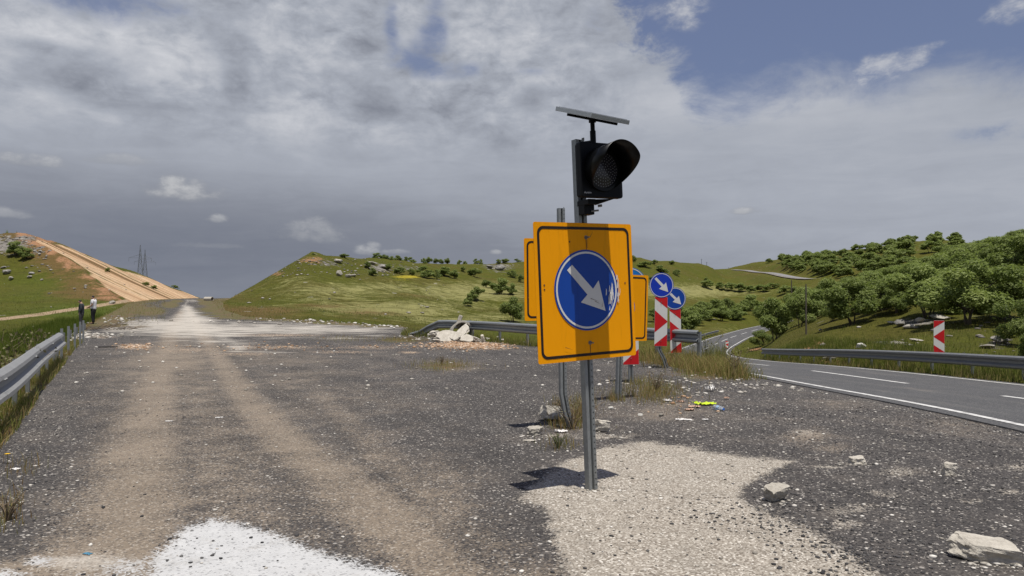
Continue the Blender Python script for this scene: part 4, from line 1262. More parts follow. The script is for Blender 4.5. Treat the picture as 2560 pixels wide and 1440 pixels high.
def tree_px(px, base_row, top_row, wpx, label, group=None, kind='oak_tree', lib=None, Y=None):
    p = hit(px, base_row) if Y is None else at(px, Y)
    s = p.y / F
    base = HZ - F * (p.z - CH) / p.y
    return tree(p, max(.4, (base - top_row) * s * 1.04), wpx * s * 1.02, label, group, kind, lib)


# wooded slope on the right: the trees that stand out, front to back
G_R = 'scrub oaks on the slope beyond the open road'
tree_px(1935, 852, 738, 118, 'dark rounded scrub oak hiding the bend of the valley road', G_R)
tree_px(1903, 866, 822, 60, 'low bush at the roadside below the scrub oak that hides the bend', G_R, 'low_bush')
tree_px(2000, 818, 730, 90, 'slender scrub oak just behind the wooden pole', G_R)
tree_px(2132, 812, 690, 150, 'broad scrub oak leaning over a dark hollow, alone on the open grass', G_R)
tree_px(2078, 806, 742, 62, 'small light scrub oak left of the broad lone one', G_R)
tree_px(2240, 786, 702, 84, 'scrub oak with bare crooked stems showing under its crown', G_R)
tree_px(2320, 795, 655, 190, 'wide scrub oak standing over the grey limestone outcrop', G_R)
tree_px(2420, 812, 640, 230, 'largest scrub oak in front, its shade falling on the limestone outcrop', G_R)
tree_px(2210, 775, 690, 120, 'scrub oak behind the one with bare crooked stems', G_R)
tree_px(2515, 800, 660, 170, 'grey-green scrub oak near the frame edge above the striped board', G_R)
tree_px(2560, 868, 742, 130, 'bright green scrub oak cut by the frame edge over the stony bank', G_R)
tree_px(2585, 905, 800, 110, 'low scrub oak at the frame edge just above the long guardrail', G_R)
tree_px(2060, 790, 690, 110, 'pale green scrub oak rising behind the lone broad one', G_R)
tree_px(2170, 760, 672, 110, 'scrub oak on the middle of the slope with a rounded top', G_R)
# fill: the rest of the wood on that slope
rs = random.Random(21)
rowsY = [52, 57, 62, 67, 72, 78, 84, 90, 97, 105, 113]
LAB_R = ['scrub oak in the thick of the wood on the near slope', 'upper slope scrub oak below the skyline of the near wood', 'scrub oak on the skyline of the near wood']
nfill = 0
for j, Y in enumerate(rowsY):
    px = 2010 + rs.uniform(0, 60) if j < 9 else 2330 + rs.uniform(0, 40)
    if j < 2: px = 2180
    if 5 <= j < 9: px = 2060 + (j - 5) * 55
    while px < 2760:
        Yt = Y + rs.uniform(-2.4, 2.4)
        p = at(px, Yt)
        h = rs.uniform(3.2, 4.5); wd = rs.uniform(3.8, 5.2)
        topr = HZ - F * (p.z + h - CH) / Yt
        lim = np.interp(px, [1990, 2080, 2160, 2240, 2320, 2400, 2480, 2560], [712, 700, 676, 660, 640, 606, 588, 566])
        if all((p.x - a) ** 2 + (p.y - b) ** 2 > 3.0 ** 2 for a, b, c in TREE_POS):
            if topr < lim: h = max(1.8, h - (lim - topr) * Yt / F)
            nfill += 1
            tree(p, h, wd, LAB_R[0] if j < 5 else LAB_R[1] if j < 8 else LAB_R[2], ['scrub oaks filling the near wood', 'scrub oaks on its upper slope', 'scrub oaks on its skyline'][0 if j < 5 else 1 if j < 8 else 2])
        px += wd / Yt * F * rs.uniform(.62, .95)
# valley floor
G_V = 'scrub oaks along the valley floor'
for px, b, t, w, lb in ((1752, 800, 762, 70, 'rounded bush beside the dark blue disc, in front of the valley trees'), (1840, 802, 770, 44, 'small thin tree on the meadow beside the valley road'),
                        (1700, 795, 762, 60, 'valley bush seen right behind the blue discs'), (1790, 790, 745, 76, 'domed valley tree above the road and guardrail'), (1885, 778, 735, 80, 'valley tree next to the bend hidden by the dark oak'), (1640, 806, 768, 50, 'valley bush showing between the yellow sign and the striped board')):
    tree_px(px, b, t, w, lb, G_V, 'scrub_oak', MIDT)
for Y in (118, 126, 135, 144, 154, 165, 177):
    px = 1690 + max(0, (Y - 118)) * 1.2 + rs.uniform(0, 30)
    while px < 2110:
        p = at(px, Y + rs.uniform(-3, 3)); wd = rs.uniform(4.2, 6.0); h = rs.uniform(3.0, 4.2)
        dl = float(line_dist(np.array([p.x]), np.array([p.y]), LANE[:, :2].tolist())[0][0])
        if dl > 7: tree(p, h, wd, 'scrub oak in the dense band across the valley floor', 'scrub oaks in the valley band', 'scrub_oak', MIDT)
        px += wd / Y * F * rs.uniform(.65, 1.0)
for px, b, t, w in ((1768, 722, 698, 34), (1800, 724, 704, 30), (1822, 726, 705, 34), (1850, 730, 706, 40), (1875, 733, 712, 30), (1905, 730, 710, 44), (1930, 722, 706, 34), (1960, 735, 712, 36), (1985, 740, 714, 30)):
    tree_px(px, b, t, w, 'dark bush in the row below the climbing hill road', 'bushes below the hill road', 'scrub_oak', FART)
# wooded ridge
G_K = 'scrub oaks on the far ridge'
rs = random.Random(4)
for px, b, t, w, lb in ((1922, 658, 645, 22, 'lone small tree where the far ridge skyline begins'), (1955, 656, 632, 34, 'taller tree on the far ridge skyline after the lone small one'), (2385, 607, 589, 34, 'tree at the top of the far ridge beside the grassy clearing'), (2345, 606, 590, 32, 'rounded tree on the far ridge top over the clearing')):
    tree_px(px, b, t, w, lb, G_K, 'ridge_tree', FART)
top_pts = ([1960, 2010, 2060, 2110, 2160, 2210, 2260, 2310, 2340], [652, 646, 640, 633, 627, 618, 610, 607, 606])
n_r = 0
for k in range(900):
    px = rs.uniform(1965, 2400); t = rs.random()
    top = np.interp(px, *top_pts) + 2
    bot = np.interp(px, [1960, 2030, 2100, 2250, 2400], [668, 690, 695, 690, 680])
    row = top + (bot - top) * t
    if 2230 < px < 2390 and row > np.interp(px, [2230, 2390], [640, 606]) and row < np.interp(px, [2230, 2390], [690, 655]) and rs.random() < .85: continue
    p = hit(px, row)
    if p.y < 180: continue
    if all((p.x - a) ** 2 + (p.y - b) ** 2 > 5.2 ** 2 for a, b, c in TREE_POS[-90:]):
        tree(p, rs.uniform(4.0, 5.6), rs.uniform(5.5, 8.0), 'dark scrub oak in the wood covering the far ridge' if row > top + 8 else 'scrub oak along the skyline of the far ridge', 'scrub oaks covering the far ridge' if row > top + 8 else 'scrub oaks on the ridge skyline', 'ridge_tree', FART)
        n_r += 1
    if n_r > 72: break
# middle hill
G_M = 'bushes and small trees on the middle hill'
for px, b, t, w, lb in (
    (1282, 805, 738, 66, 'large dark bush on the meadow beside the edge of the rear yellow sign'), (1190, 752, 714, 42, 'bush with a round top in the lone pair on the meadow'), (1170, 764, 732, 34, 'lower bush of the lone pair on the meadow'),
    (1253, 736, 692, 62, 'broad bush in the hollow of the middle hill'), (1215, 718, 698, 36, 'bush touching the broad one in the hollow'), (1280, 738, 705, 30, 'small dark bush at the far side of the broad one in the hollow'),
    (932, 690, 668, 28, 'small bush on the hillside below the rocky shoulder'), (918, 672, 652, 20, 'bush above the small one below the rocky shoulder'), (970, 676, 657, 22, 'bush on the slope between the rocky shoulder and the hilltop wood'),
    (1000, 685, 666, 36, 'low wide bush in the middle of the hillside row'), (1028, 688, 670, 22, 'narrow bush beside the low wide one on the hillside'), (1062, 696, 663, 54, 'biggest clump in the hillside row above the yellow flowers'),
    (1092, 697, 672, 30, 'bush at the end of the clump above the yellow flowers'), (1112, 690, 665, 44, 'dark dense bush in the hillside row'), (1136, 697, 672, 30, 'bush at the lower end of the hillside row'),
    (1185, 692, 668, 44, 'wide dark bush under the grey crag'), (1158, 680, 664, 16, 'tiny bush next to the wide dark one under the grey crag'), (1282, 694, 674, 30, 'bush under the crag close to the yellow signs'), (1302, 706, 684, 18, 'bush half hidden by the rear yellow sign'),
    (860, 645, 633, 28, 'low bush on the hilltop near its rocky end'), (783, 638, 632, 12, 'tuft of bush on the very point of the middle hill')):
    tree_px(px, b, t, w, lb, G_M, 'hill_bush', MIDT)
for px, t, w in ((942, 630, 34), (962, 634, 26), (978, 638, 24), (995, 636, 30), (1012, 640, 26), (1028, 641, 28), (1060, 643, 16), (1072, 640, 20), (1090, 644, 22), (1102, 646, 18), (1118, 643, 20), (1148, 648, 14), (1162, 651, 16), (1190, 645, 20), (1202, 646, 14), (1246, 646, 16), (1264, 645, 26), (1294, 650, 24)):
    Yc = float(np.interp(px, [900, 1000, 1100, 1200, 1310], [185, 214, 252, 284, 304]))
    p = at(px, Yc); tree(p, max(1.5, (HZ - t) / F * Yc - (p.z - CH)), w * Yc / F, 'tree in the row along the skyline of the middle hill', 'trees on the skyline of the middle hill', 'hill_tree', MIDT)
for px, t, w, b in ((1583, 637, 20, 655), (1612, 652, 40, 668), (1636, 648, 20, 662), (1680, 650, 20, 662), (1655, 662, 46, 684), (1692, 672, 24, 690), (1630, 690, 20, 700), (1765, 692, 16, 705)):
    tree_px(px, b, t, w, 'bush on the shoulder of the hill above the blue discs', 'bushes above the blue discs', 'hill_bush', MIDT)
# left hill
for px, b, t, w, lb in ((36, 640, 600, 52, 'dense dark bush under the rock band of the sandy hill'), (66, 650, 617, 40, 'lighter bush leaning on the dense dark one under the rock band'), (14, 577, 567, 26, 'bush on the skyline of the sandy hill, nearest the frame edge'), (39, 581, 571, 14, 'small bush on the skyline of the sandy hill')):
    tree_px(px, b, t, w, lb, 'bushes on the sandy hill', 'hill_bush', MIDT)
for px, b, t, w, lb in ((268, 682, 668, 14, 'small shrub on the ledge of the sandy cut'), (365, 716, 704, 18, 'shrub halfway down the sandy cut'), (385, 724, 712, 20, 'lower shrub on the sandy cut'), (438, 722, 712, 20, 'shrub at the top edge of the sandy cut')):
    tree_px(px, b, t, w, lb, 'shrubs on the sandy cut', 'low_bush', FART)


# ------------------------------------------------------------------ rocks and stones
def stone_mat(name, a, b_, c_, sc=6):
    m, T, b = new_mat(name)
    p = T.obj(); n = T.noise(p, sc, 7, .66); n2 = T.noise(p, sc * 5, 5, .7); r = T.rnd()
    col = T.ramp(n * .6 + n2 * .4, [(.3, a), (.5, b_), (.68, c_)])
    col = T.scale(col, r * .3 + .85)
    T.link(col, b.inputs['Base Color']); b.inputs['Roughness'].default_value = .92; b.inputs['Specular IOR Level'].default_value = .2
    T.link(T.bump(n * .5 + n2 * .6 + T.noise(p, sc * 16, 4, .7) * .3, .8, .022), b.inputs['Normal'])
    return m


STONE = stone_mat('limestone', (.19, .175, .15), (.33, .305, .26), (.47, .445, .39))
STONE_W = stone_mat('white_stone', (.45, .42, .37), (.62, .60, .54), (.74, .72, .67))
CONC = stone_mat('broken_concrete', (.30, .27, .225), (.47, .435, .37), (.62, .58, .505), 9)
CRAG = stone_mat('crag', (.10, .095, .085), (.22, .21, .19), (.40, .38, .35), 2.0)


def rock_mesh(seed, sub=2, sq=(1, 1, .6), rough=.35, blocky=0.0):
    bm = bmesh.new(); bmesh.ops.create_icosphere(bm, subdivisions=sub, radius=.5)
    rs_ = random.Random(seed); off = Vector((rs_.uniform(0, 50), rs_.uniform(0, 50), rs_.uniform(0, 50)))
    planes = [(Vector((rs_.gauss(0, 1), rs_.gauss(0, 1), rs_.gauss(0, .8))).normalized(), rs_.uniform(.30, .43)) for _ in range(9)]
    for v in bm.verts:
        p = v.co.copy()
        p += p.normalized() * mnoise.noise(p * 2.2 + off) * rough * .6
        for n_, d_ in planes:
            q = p.dot(n_) - d_
            if q > 0: p -= n_ * q * .92
        p += p.normalized() * mnoise.noise(p * 7 + off) * rough * .10
        v.co = Vector((p.x * sq[0], p.y * sq[1], p.z * sq[2]))
    me = bpy.data.meshes.new('rock'); bm.to_mesh(me); bm.free()
    return me


def slab_mesh(seed, sx, sy, sz):
    """broken slab of concrete or stone: a rough chipped block"""
    bm = bmesh.new(); bmesh.ops.create_cube(bm, size=1.0)
    bmesh.ops.subdivide_edges(bm, edges=bm.edges, cuts=11, use_grid_fill=True)
    rs_ = random.Random(seed); off = Vector((rs_.uniform(0, 50),) * 3)
    planes = [(Vector((math.cos(a), math.sin(a), rs_.uniform(-.35, .35))).normalized(), rs_.uniform(.36, .52)) for a in [rs_.uniform(0, 6.28) for _ in range(6)]]
    for v in bm.verts:
        p = v.co.copy()
        for n_, d_ in planes:
            q = p.dot(n_) - d_
            if q > 0: p -= n_ * q * .9
        edge = max(abs(v.co.x), abs(v.co.y)) > .45
        p += Vector((mnoise.noise(p * 3 + off), mnoise.noise(p * 3 - off), mnoise.noise(p * 3 + off * 2) * .6)) * (.10 if edge else .05)
        p += Vector((mnoise.noise(p * 9 + off), mnoise.noise(p * 9 - off), mnoise.noise(p * 11 + off))) * .035 + Vector((0, 0, mnoise.noise(p * 22 + off) * .03))
        v.co = Vector((p.x * sx, p.y * sy, p.z * sz))
    me = bpy.data.meshes.new('slab'); bm.to_mesh(me); bm.free()
    return me


ROCKS = [rock_mesh(i, 3) for i in range(7)]
ROCKS_S = [rock_mesh(30 + i, 2) for i in range(6)]


def rock(name, p, size, label, cat='stone', mat=STONE, mesh=None, rot=None, group=None, sink=.12):
    me = (mesh or random.choice(ROCKS)).copy(); me.materials.clear(); me.materials.append(mat)
    o = bpy.data.objects.new(name, me); COL.objects.link(o)
    o.scale = size if isinstance(size, tuple) else (size,) * 3
    o.rotation_euler = rot or (random.uniform(-.15, .15), random.uniform(-.15, .15), random.uniform(0, 6.28))
    zmin = min((o.rotation_euler.to_matrix() @ Vector((v.co.x * o.scale.x, v.co.y * o.scale.y, v.co.z * o.scale.z))).z for v in me.vertices)
    hgt = -zmin
    o.location = (p[0], p[1], p[2] + hgt * (1 - sink))
    return tag(o, label, cat, group)


def rock_px(px, row, wpx, hpx, name, label, cat='stone', mat=STONE, mesh=None, rot=None, group=None, depth=None, sink=.12):
    p = hit(px, row); s = p.y / F
    return rock(name, p, (wpx * s, (depth or wpx * .7) * s, hpx * s / .58), label, cat, mat, mesh, rot, group, sink)


# on the gravel in front
o = rock('concrete_chunk', hit(2462, 1396), 1.0, 'large flat-topped concrete chunk on the gravel in the near corner', 'stone', CONC, slab_mesh(3, .39, .19, .105), (R(6), R(4), R(-14)), sink=.16)
o = rock('stone', hit(1938, 1248), 1.0, 'pale angular stone at the edge of the bright gravel patch', 'stone', CONC, slab_mesh(8, .17, .13, .105), (R(20), R(-16), R(35)), sink=.18)
o = rock('stone', hit(2366, 1184), 1.0, 'small squarish stone alone on the dark gravel near the road', 'stone', CONC, slab_mesh(12, .115, .10, .105), (R(5), R(3), R(15)), sink=.18)
o = rock('stone', hit(2143, 1157), 1.0, 'flat low stone between the squarish one and the bright gravel patch', 'stone', CONC, slab_mesh(14, .15, .11, .055), (R(3), R(-3), R(10)), sink=.18)
o = rock('concrete_chunk', hit(1503, 1078), 1.0, 'squared concrete block just behind the front post', 'stone', CONC, slab_mesh(21, .20, .16, .125), (R(-6), R(5), R(-10)), sink=.08)
o = rock('concrete_chunk', hit(1338, 1086), 1.0, 'flat concrete chunk lying apart from the bent post', 'stone', CONC, slab_mesh(23, .20, .13, .085), (R(8), R(-4), R(8)), sink=.18)
o = rock('concrete_chunk', hit(1385, 1050), 1.0, 'concrete lump in the weeds at the foot of the bent post', 'stone', CONC, slab_mesh(25, .30, .20, .17), (R(-8), R(10), R(28)), sink=.18)
o = rock('stone', hit(1527, 1086), 1.0, 'small pale stone next to the squared concrete block', 'stone', STONE_W, ROCKS[2], sink=.1); o.scale = (.075, .06, .08)
o = rock('stone', hit(1323, 1104), 1.0, 'thin pale flake below the flat concrete chunk', 'stone', CONC, slab_mesh(27, .14, .07, .022), (0, 0, .1), sink=.18)
o = rock('stone', hit(1600, 1094), 1.0, 'white pebble-sized stone on the gravel behind the bright patch', 'stone', STONE_W, ROCKS[4], sink=.1); o.scale = (.07, .055, .06)
o = rock('stone', hit(1652, 1086), 1.0, 'dark stone beside the white one behind the bright patch', 'stone', STONE, ROCKS[1], sink=.1); o.scale = (.07, .06, .08)
o = rock('stone', hit(262, 1388), 1.0, 'single black stone on the pale dust at the bottom', 'stone', simple('black_stone', (.03, .03, .03), .8), ROCKS[0], sink=.1); o.scale = (.026, .02, .03)
# hillside boulders that stand out
for px, row, w, h, nm, lb in (
    (27, 700, 16, 9, 'boulder', 'sunlit pinkish boulder on the grass of the sandy hill'), (73, 696, 15, 7, 'boulder', 'flat boulder next to the sunlit pinkish one'), (80, 686, 16, 6, 'boulder', 'grey boulder above the flat one on the sandy hill'),
    (15, 686, 22, 12, 'boulder', 'grey boulder group stone by the frame edge on the sandy hill'), (8, 672, 16, 6, 'boulder', 'low grey boulder higher by the frame edge on the sandy hill'), (104, 702, 8, 5, 'boulder', 'small boulder beyond the flat one on the sandy hill'),
    (213, 722, 12, 6, 'boulder', 'bright boulder on the green slope behind the two men'), (186, 724, 10, 4, 'boulder', 'low bright stone on the slope above the man in dark shirt'), (98, 640, 8, 8, 'boulder', 'round stone below the red earth of the sandy hill'), (100, 632, 12, 7, 'boulder', 'pale stone above the round one below the red earth'),
    (847, 690, 20, 15, 'boulder', 'biggest pale boulder on the middle hill, standing clear of the rocks'), (872, 694, 20, 9, 'boulder', 'long boulder right beside the biggest one on the middle hill'), (885, 693, 14, 7, 'boulder', 'flat boulder at the end of the pair on the middle hill'), (675, 750, 6, 4, 'boulder', 'small stone low on the flank of the middle hill'),
    (845, 657, 26, 10, 'boulder', 'rock in the stony shoulder of the middle hill'), (930, 662, 30, 10, 'boulder', 'rock slab in the stony shoulder near the hillside bushes'), (960, 672, 30, 12, 'boulder', 'grey rock among the bushes of the middle hill'), (1250, 676, 28, 16, 'boulder', 'grey crag face under the skyline of the middle hill'), (1225, 672, 20, 10, 'boulder', 'smaller crag next to the grey crag face'),
    (2250, 815, 34, 16, 'boulder', 'dark grey rock at the end of the limestone outcrop'), (2300, 806, 30, 14, 'boulder', 'pale limestone rock in the middle of the outcrop'), (2272, 822, 40, 12, 'boulder', 'lower slab of the limestone outcrop'), (2350, 800, 50, 12, 'boulder', 'long limestone slab under the wide scrub oak'),
    (2500, 858, 50, 18, 'boulder', 'brownish layered rock in the bank near the frame edge'), (2470, 872, 40, 10, 'boulder', 'low layered rock at the foot of that bank'), (2240, 860, 44, 6, 'boulder', 'thin ledge of rock in the grass behind the guardrail'), (2290, 852, 40, 5, 'boulder', 'second thin ledge of rock in the grass, below the outcrop'),
    (280, 760, 20, 8, 'boulder', 'white stone at the path edge by the man in white shirt'), (128, 770, 4, 4, 'boulder', 'pebble-like stone on the sandy path')):
    rock_px(px, row, w, h, nm, lb, 'boulder', CRAG if 'crag' in lb or 'grey' in lb else STONE, group='boulders on the hillsides')
rock_px(2153, 870, 24, 14, 'white_boulder', 'bright white boulder on the grass behind the long guardrail', 'boulder', STONE_W)


def scatter_stones(name, pts, smin, smax, mat, meshes=None, flat_=.55):
    """many small stones as one mass"""
    ico = []
    for sd in range(5):
        bm = bmesh.new(); bmesh.ops.create_icosphere(bm, subdivisions=1, radius=.5)
        r_ = random.Random(sd)
        vv = np.array([v.co * r_.uniform(.7, 1.25) for v in bm.verts]); ff = np.array([[v.index for v in f.verts] for f in bm.faces]); bm.free()
        ico.append((vv, ff))
    V = []; Fc = []; Tn = []; o = 0
    zs = land(pts[:, 0], pts[:, 1])
    for i in range(len(pts)):
        vv, ff = ico[i % 5]
        s = smin + (smax - smin) * rng.random() ** 3
        a = rng.random() * 6.28; ca, sa = math.cos(a), math.sin(a)
        q = vv * np.array([s * rng.uniform(.8, 1.4), s, s * flat_ * rng.uniform(.7, 1.3)])
        V.append(np.stack([q[:, 0] * ca - q[:, 1] * sa + pts[i, 0], q[:, 0] * sa + q[:, 1] * ca + pts[i, 1], q[:, 2] + zs[i] + s * .12], 1))
        Fc.append(ff + o); o += len(vv); Tn.append(np.full(len(vv), rng.random()))
    return stuff(np_mesh(name, np.concatenate(V), np.concatenate(Fc), mat, {'tone': np.concatenate(Tn)}))


def tone_mat(name, stops, rough=.9):
    m, T, b = new_mat(name)
    t = T.attr('tone'); n = T.noise(T.pos(), 30, 4, .6)
    T.link(T.ramp(t * .8 + n * .2, stops), b.inputs['Base Color']); b.inputs['Roughness'].default_value = rough
    b.inputs['Specular IOR Level'].default_value = .2
    return m


PEB = tone_mat('pale_pebbles', [(.1, (.22, .20, .17)), (.5, (.40, .37, .32)), (.9, (.66, .63, .57))])
TST = tone_mat('turf_stone', [(.1, (.13, .12, .10)), (.5, (.24, .22, .19)), (.9, (.42, .39, .34))])
DRK = tone_mat('dark_chips', [(.1, (.030, .030, .032)), (.6, (.075, .072, .072)), (.9, (.13, .125, .12))])
ORG = tone_mat('orange_rubble', [(.1, (.24, .14, .08)), (.4, (.42, .27, .16)), (.7, (.54, .39, .27)), (.95, (.66, .58, .48))])


def px_pts(n, px0, px1, r0, r1):
    """random points, even over the ground between two rows"""
    Y0, Y1 = CH * F / (r1 - HZ), CH * F / (r0 - HZ)
    y = np.sqrt(rng.uniform(Y0 ** 2, Y1 ** 2, n)); u = rng.uniform(px0, px1, n)
    return np.stack([(u - CX) / F * y, y], 1)


def blob_pts(lst):
    out = []
    for px, row, rx, ry, n in lst:
        u = px + rng.normal(0, rx, n); r = row + rng.normal(0, ry, n)
        y = CH * F / (np.maximum(r, HZ + 20) - HZ); out.append(np.stack([(u - CX) / F * y, y], 1))
    return np.concatenate(out)


a_ = np.concatenate([px_pts(2000, -200, 2700, 960, 1500), px_pts(900, -200, 200, 1000, 1500), px_pts(1800, 1250, 2600, 1000, 1500)])
scatter_stones('pale_pebbles', a_, .007, .036, PEB)
b_ = np.concatenate([px_pts(1500, -200, 160, 1000, 1500), px_pts(400, 100, 700, 1000, 1500), px_pts(4200, 1900, 2700, 1020, 1500), px_pts(500, 1250, 2100, 1020, 1500), blob_pts([(1800, 1290, 120, 20, 160), (1960, 1280, 90, 40, 420), (2150, 1380, 90, 40, 500), (1500, 1340, 120, 50, 80), (560, 1370, 120, 30, 60)])])
scatter_stones('dark_chippings', b_, .007, .030, DRK)
scatter_stones('stone_fragments', blob_pts([(2465, 1400, 60, 9, 90), (1940, 1250, 34, 8, 60), (1503, 1082, 26, 6, 50), (1338, 1088, 24, 5, 40), (2366, 1186, 22, 5, 30), (2143, 1158, 30, 5, 36), (1478, 1226, 30, 8, 50)]), .008, .05, PEB)
scatter_stones('verge_stones', np.concatenate([px_pts(700, -100, 1900, 860, 980), blob_pts([(1800, 960, 120, 14, 260), (1560, 905, 160, 8, 150), (120, 850, 60, 20, 160)])]), .02, .10, PEB)
scatter_stones('orange_rubble', blob_pts([(1165, 862, 55, 5, 800), (1215, 867, 40, 4, 260), (1090, 866, 60, 5, 140), (338, 866, 26, 4, 120), (700, 868, 120, 6, 90), (1700, 1010, 50, 12, 22)]), .03, .12, ORG)
scatter_stones('chalk_rubble', blob_pts([(800, 806, 150, 2.5, 200), (300, 806, 40, 4, 90), (150, 830, 40, 8, 120), (60, 885, 40, 14, 160), (250, 838, 40, 5, 120), (960, 815, 40, 3, 60), (1060, 845, 40, 6, 60)]), .06, .28, PEB)
# stones in the turf of both hills
hp = []
for px0, px1, r0, r1, n in ((0, 330, 640, 740, 50), (690, 960, 640, 690, 340), (930, 1010, 655, 690, 90), (620, 1300, 690, 790, 50), (2050, 2560, 800, 900, 60), (0, 90, 592, 640, 160), (1220, 1300, 655, 690, 40), (60, 170, 600, 680, 60)):
    for k in range(n):
        v = hit(random.uniform(px0, px1), random.uniform(r0, r1)); hp.append((v.x, v.y))
scatter_stones('turf_stones', np.array(hp), .10, .60, TST, flat_=.5)


# ------------------------------------------------------------------ concrete pipe and broken slabs
def pipe(name, label, c, axis_deg, r, L, th, mat, tilt=0):
    m = MB(); n = 40
    prof = [(r, 0), (r, L), (r - th, L), (r - th, 0)]
    vs = []
    for k in range(n):
        a = 2 * math.pi * k / n; j = 1 + .01 * math.sin(a * 5)
        for rr, y in prof: vs.append((rr * j * math.cos(a), y, rr * j * math.sin(a)))
    fs = [(k * 4 + q, k * 4 + (q + 1) % 4, ((k + 1) % n) * 4 + (q + 1) % 4, ((k + 1) % n) * 4 + q) for k in range(n) for q in range(4)]
    m.add(vs, fs); o = m.build(name, mat, None, bevel=.012)
    o.location = c; o.rotation_euler = (R(tilt), 0, R(axis_deg))
    return tag(o, label, 'pipe')


c = at(1157, 28.3)
pipe('concrete_pipe', 'short broken concrete pipe half buried in rubble in front of the guardrail', (c.x, c.y, .30), 12, .44, .75, .075, CONC, -8)
def slab_at(px, Y, z, sx, sy, sz, rot, seed, label):
    x = (px - CX) / F * Y; me = slab_mesh(seed, sx, sy, sz); me.materials.append(CONC)
    o = bpy.data.objects.new('concrete_slab', me); COL.objects.link(o); o.location = (x, Y, z); o.rotation_euler = tuple(R(k) for k in rot)
    return tag(o, label, 'slab', 'broken slabs around the concrete pipe')
slab_at(1118, 27.6, .17, .74, .50, .10, (48, -8, 10), 41, 'pale curved slab leaning at the near side of the concrete pipe')
slab_at(1152, 27.5, .30, .74, .46, .10, (30, -42, 20), 42, 'slab tilted up into the mouth of the concrete pipe')
slab_at(1148, 28.9, .70, .16, .12, .46, (6, 16, 0), 43, 'upright stub of concrete sticking up behind the pipe')
slab_at(1172, 27.2, .10, .58, .40, .13, (34, 6, -14), 44, 'thick slab fallen below the pipe over the orange rubble')
slab_at(1192, 27.0, .10, .34, .24, .12, (12, 24, 22), 45, 'small slab beside the thick fallen one')
slab_at(1206, 27.1, .12, .14, .16, .26, (10, -20, 30), 46, 'upended fragment at the outer end of the rubble')
slab_at(1086, 28.0, .10, .30, .30, .10, (6, 4, 12), 47, 'lowest of three flat pieces stacked beside the buried beam end')
slab_at(1082, 28.0, .21, .36, .30, .09, (-4, 5, -18), 48, 'middle of three flat pieces stacked beside the buried beam end')
slab_at(1084, 28.0, .31, .34, .26, .09, (5, -6, 30), 49, 'topmost of three flat pieces stacked beside the buried beam end')
slab_at(1096, 26.8, .05, .40, .34, .10, (5, 5, 40), 50, 'flat slab lying low in front of the stacked pieces')
c = hit(531, 745); c = at(531, 118)
o = pipe('concrete_pipe', 'distant grey concrete pipe lying beside the road at its crest', (c.x, c.y, c.z + .26), 68, .34, 1.5, .06, CONC); 
"""rest of the small stones along the rail foot"""
for px, row, w, h, lb in ((1214, 850, 22, 8, 'pale stone in the grass at the foot of the guardrail behind the pipe'), (1254, 853, 16, 6, 'small pale stone farther along the foot of that guardrail'), (1312, 862, 18, 9, 'pale stone near the rear yellow sign at the guardrail foot'), (1326, 864, 8, 6, 'tiny stone next to the pale one near the rear yellow sign'), (1245, 845, 10, 5, 'stone tucked in the grass under the guardrail')):
    rock_px(px, row, w, h, 'stone', lb, 'stone', CONC, group='stones at the guardrail foot')


# ------------------------------------------------------------------ pylons and poles
STEEL_F = simple('pylon_steel', (.17, .18, .20), .7, .2, var=.2, scale=.5)
WOODP = simple('pole_wood', (.10, .085, .065), .9, var=.3, scale=5)


def pylon(px, Y, top_row, label):
    p = at(px, Y); z0 = p.z; h = CH + (HZ - top_row) / F * Y - z0
    root = thing('pylon', label, 'pylon', p, (0, 0, R(20)), 'lattice pylons behind the cut')
    wb = h * .080; wt = h * .016; t = h * .0020
    W = lambda s: wb + (wt - wb) * min(1, s / .80) if s < .80 else wt * (1 - (s - .80) / .2 * .9)
    C = lambda s, k: Vector(((1, 1, -1, -1)[k] * W(s), (1, -1, -1, 1)[k] * W(s), h * s))
    for k in range(4):
        m = MB(); m.tube([C(0, k), C(.8, k), C(1, k)], t, 4); m.build('leg', STEEL_F, root)
    m = MB(); lv = [0, .13, .25, .36, .46, .55, .63, .70, .76, .82, .88, .94]
    for a, b in zip(lv, lv[1:]):
        for k in range(4):
            m.tube([C(a, k), C(b, (k + 1) % 4)], t * .62, 3); m.tube([C(a, (k + 1) % 4), C(b, k)], t * .62, 3); m.tube([C(b, k), C(b, (k + 1) % 4)], t * .62, 3)
    stuff(m.build('bracing', STEEL_F, root))
    for sgn in (-1, 1):
        m = MB(); e = Vector((sgn * h * .145, 0, h * .815))
        for s_, y in ((.815, 1), (.815, -1), (.86, 1), (.86, -1)): m.tube([Vector((sgn * wt * .8, y * wt * .8, h * s_)), e], t * .7, 3)
        m.tube([e, e - Vector((0, 0, h * .05))], t * .6, 4); m.build('cross_arm', STEEL_F, root)
    return root


pylon(350, 520, 612, 'nearer lattice pylon standing behind the ridge of the sandy cut')
pylon(362, 700, 624, 'fainter second lattice pylon just behind the nearer one')


def pole(px, Y, top_row, r, label, mat=WOODP, arm=False):
    p = at(px, Y); h = CH + (HZ - top_row) / F * Y - p.z
    root = thing('utility_pole', label, 'pole', p, group='utility poles')
    m = MB(); m.tube([(0, 0, -.4), (0, 0, h)], [r, r * .75], 8); m.build('shaft', mat, root)
    m = MB(); 
    if arm: m.box((0, 0, h - .35), (1.3, .09, .09))
    else: m.tube([(0, 0, h + .002), (0, 0, h + .12)], r * .5, 6)
    m.build('cross_arm' if arm else 'insulator', mat, root)
    return root


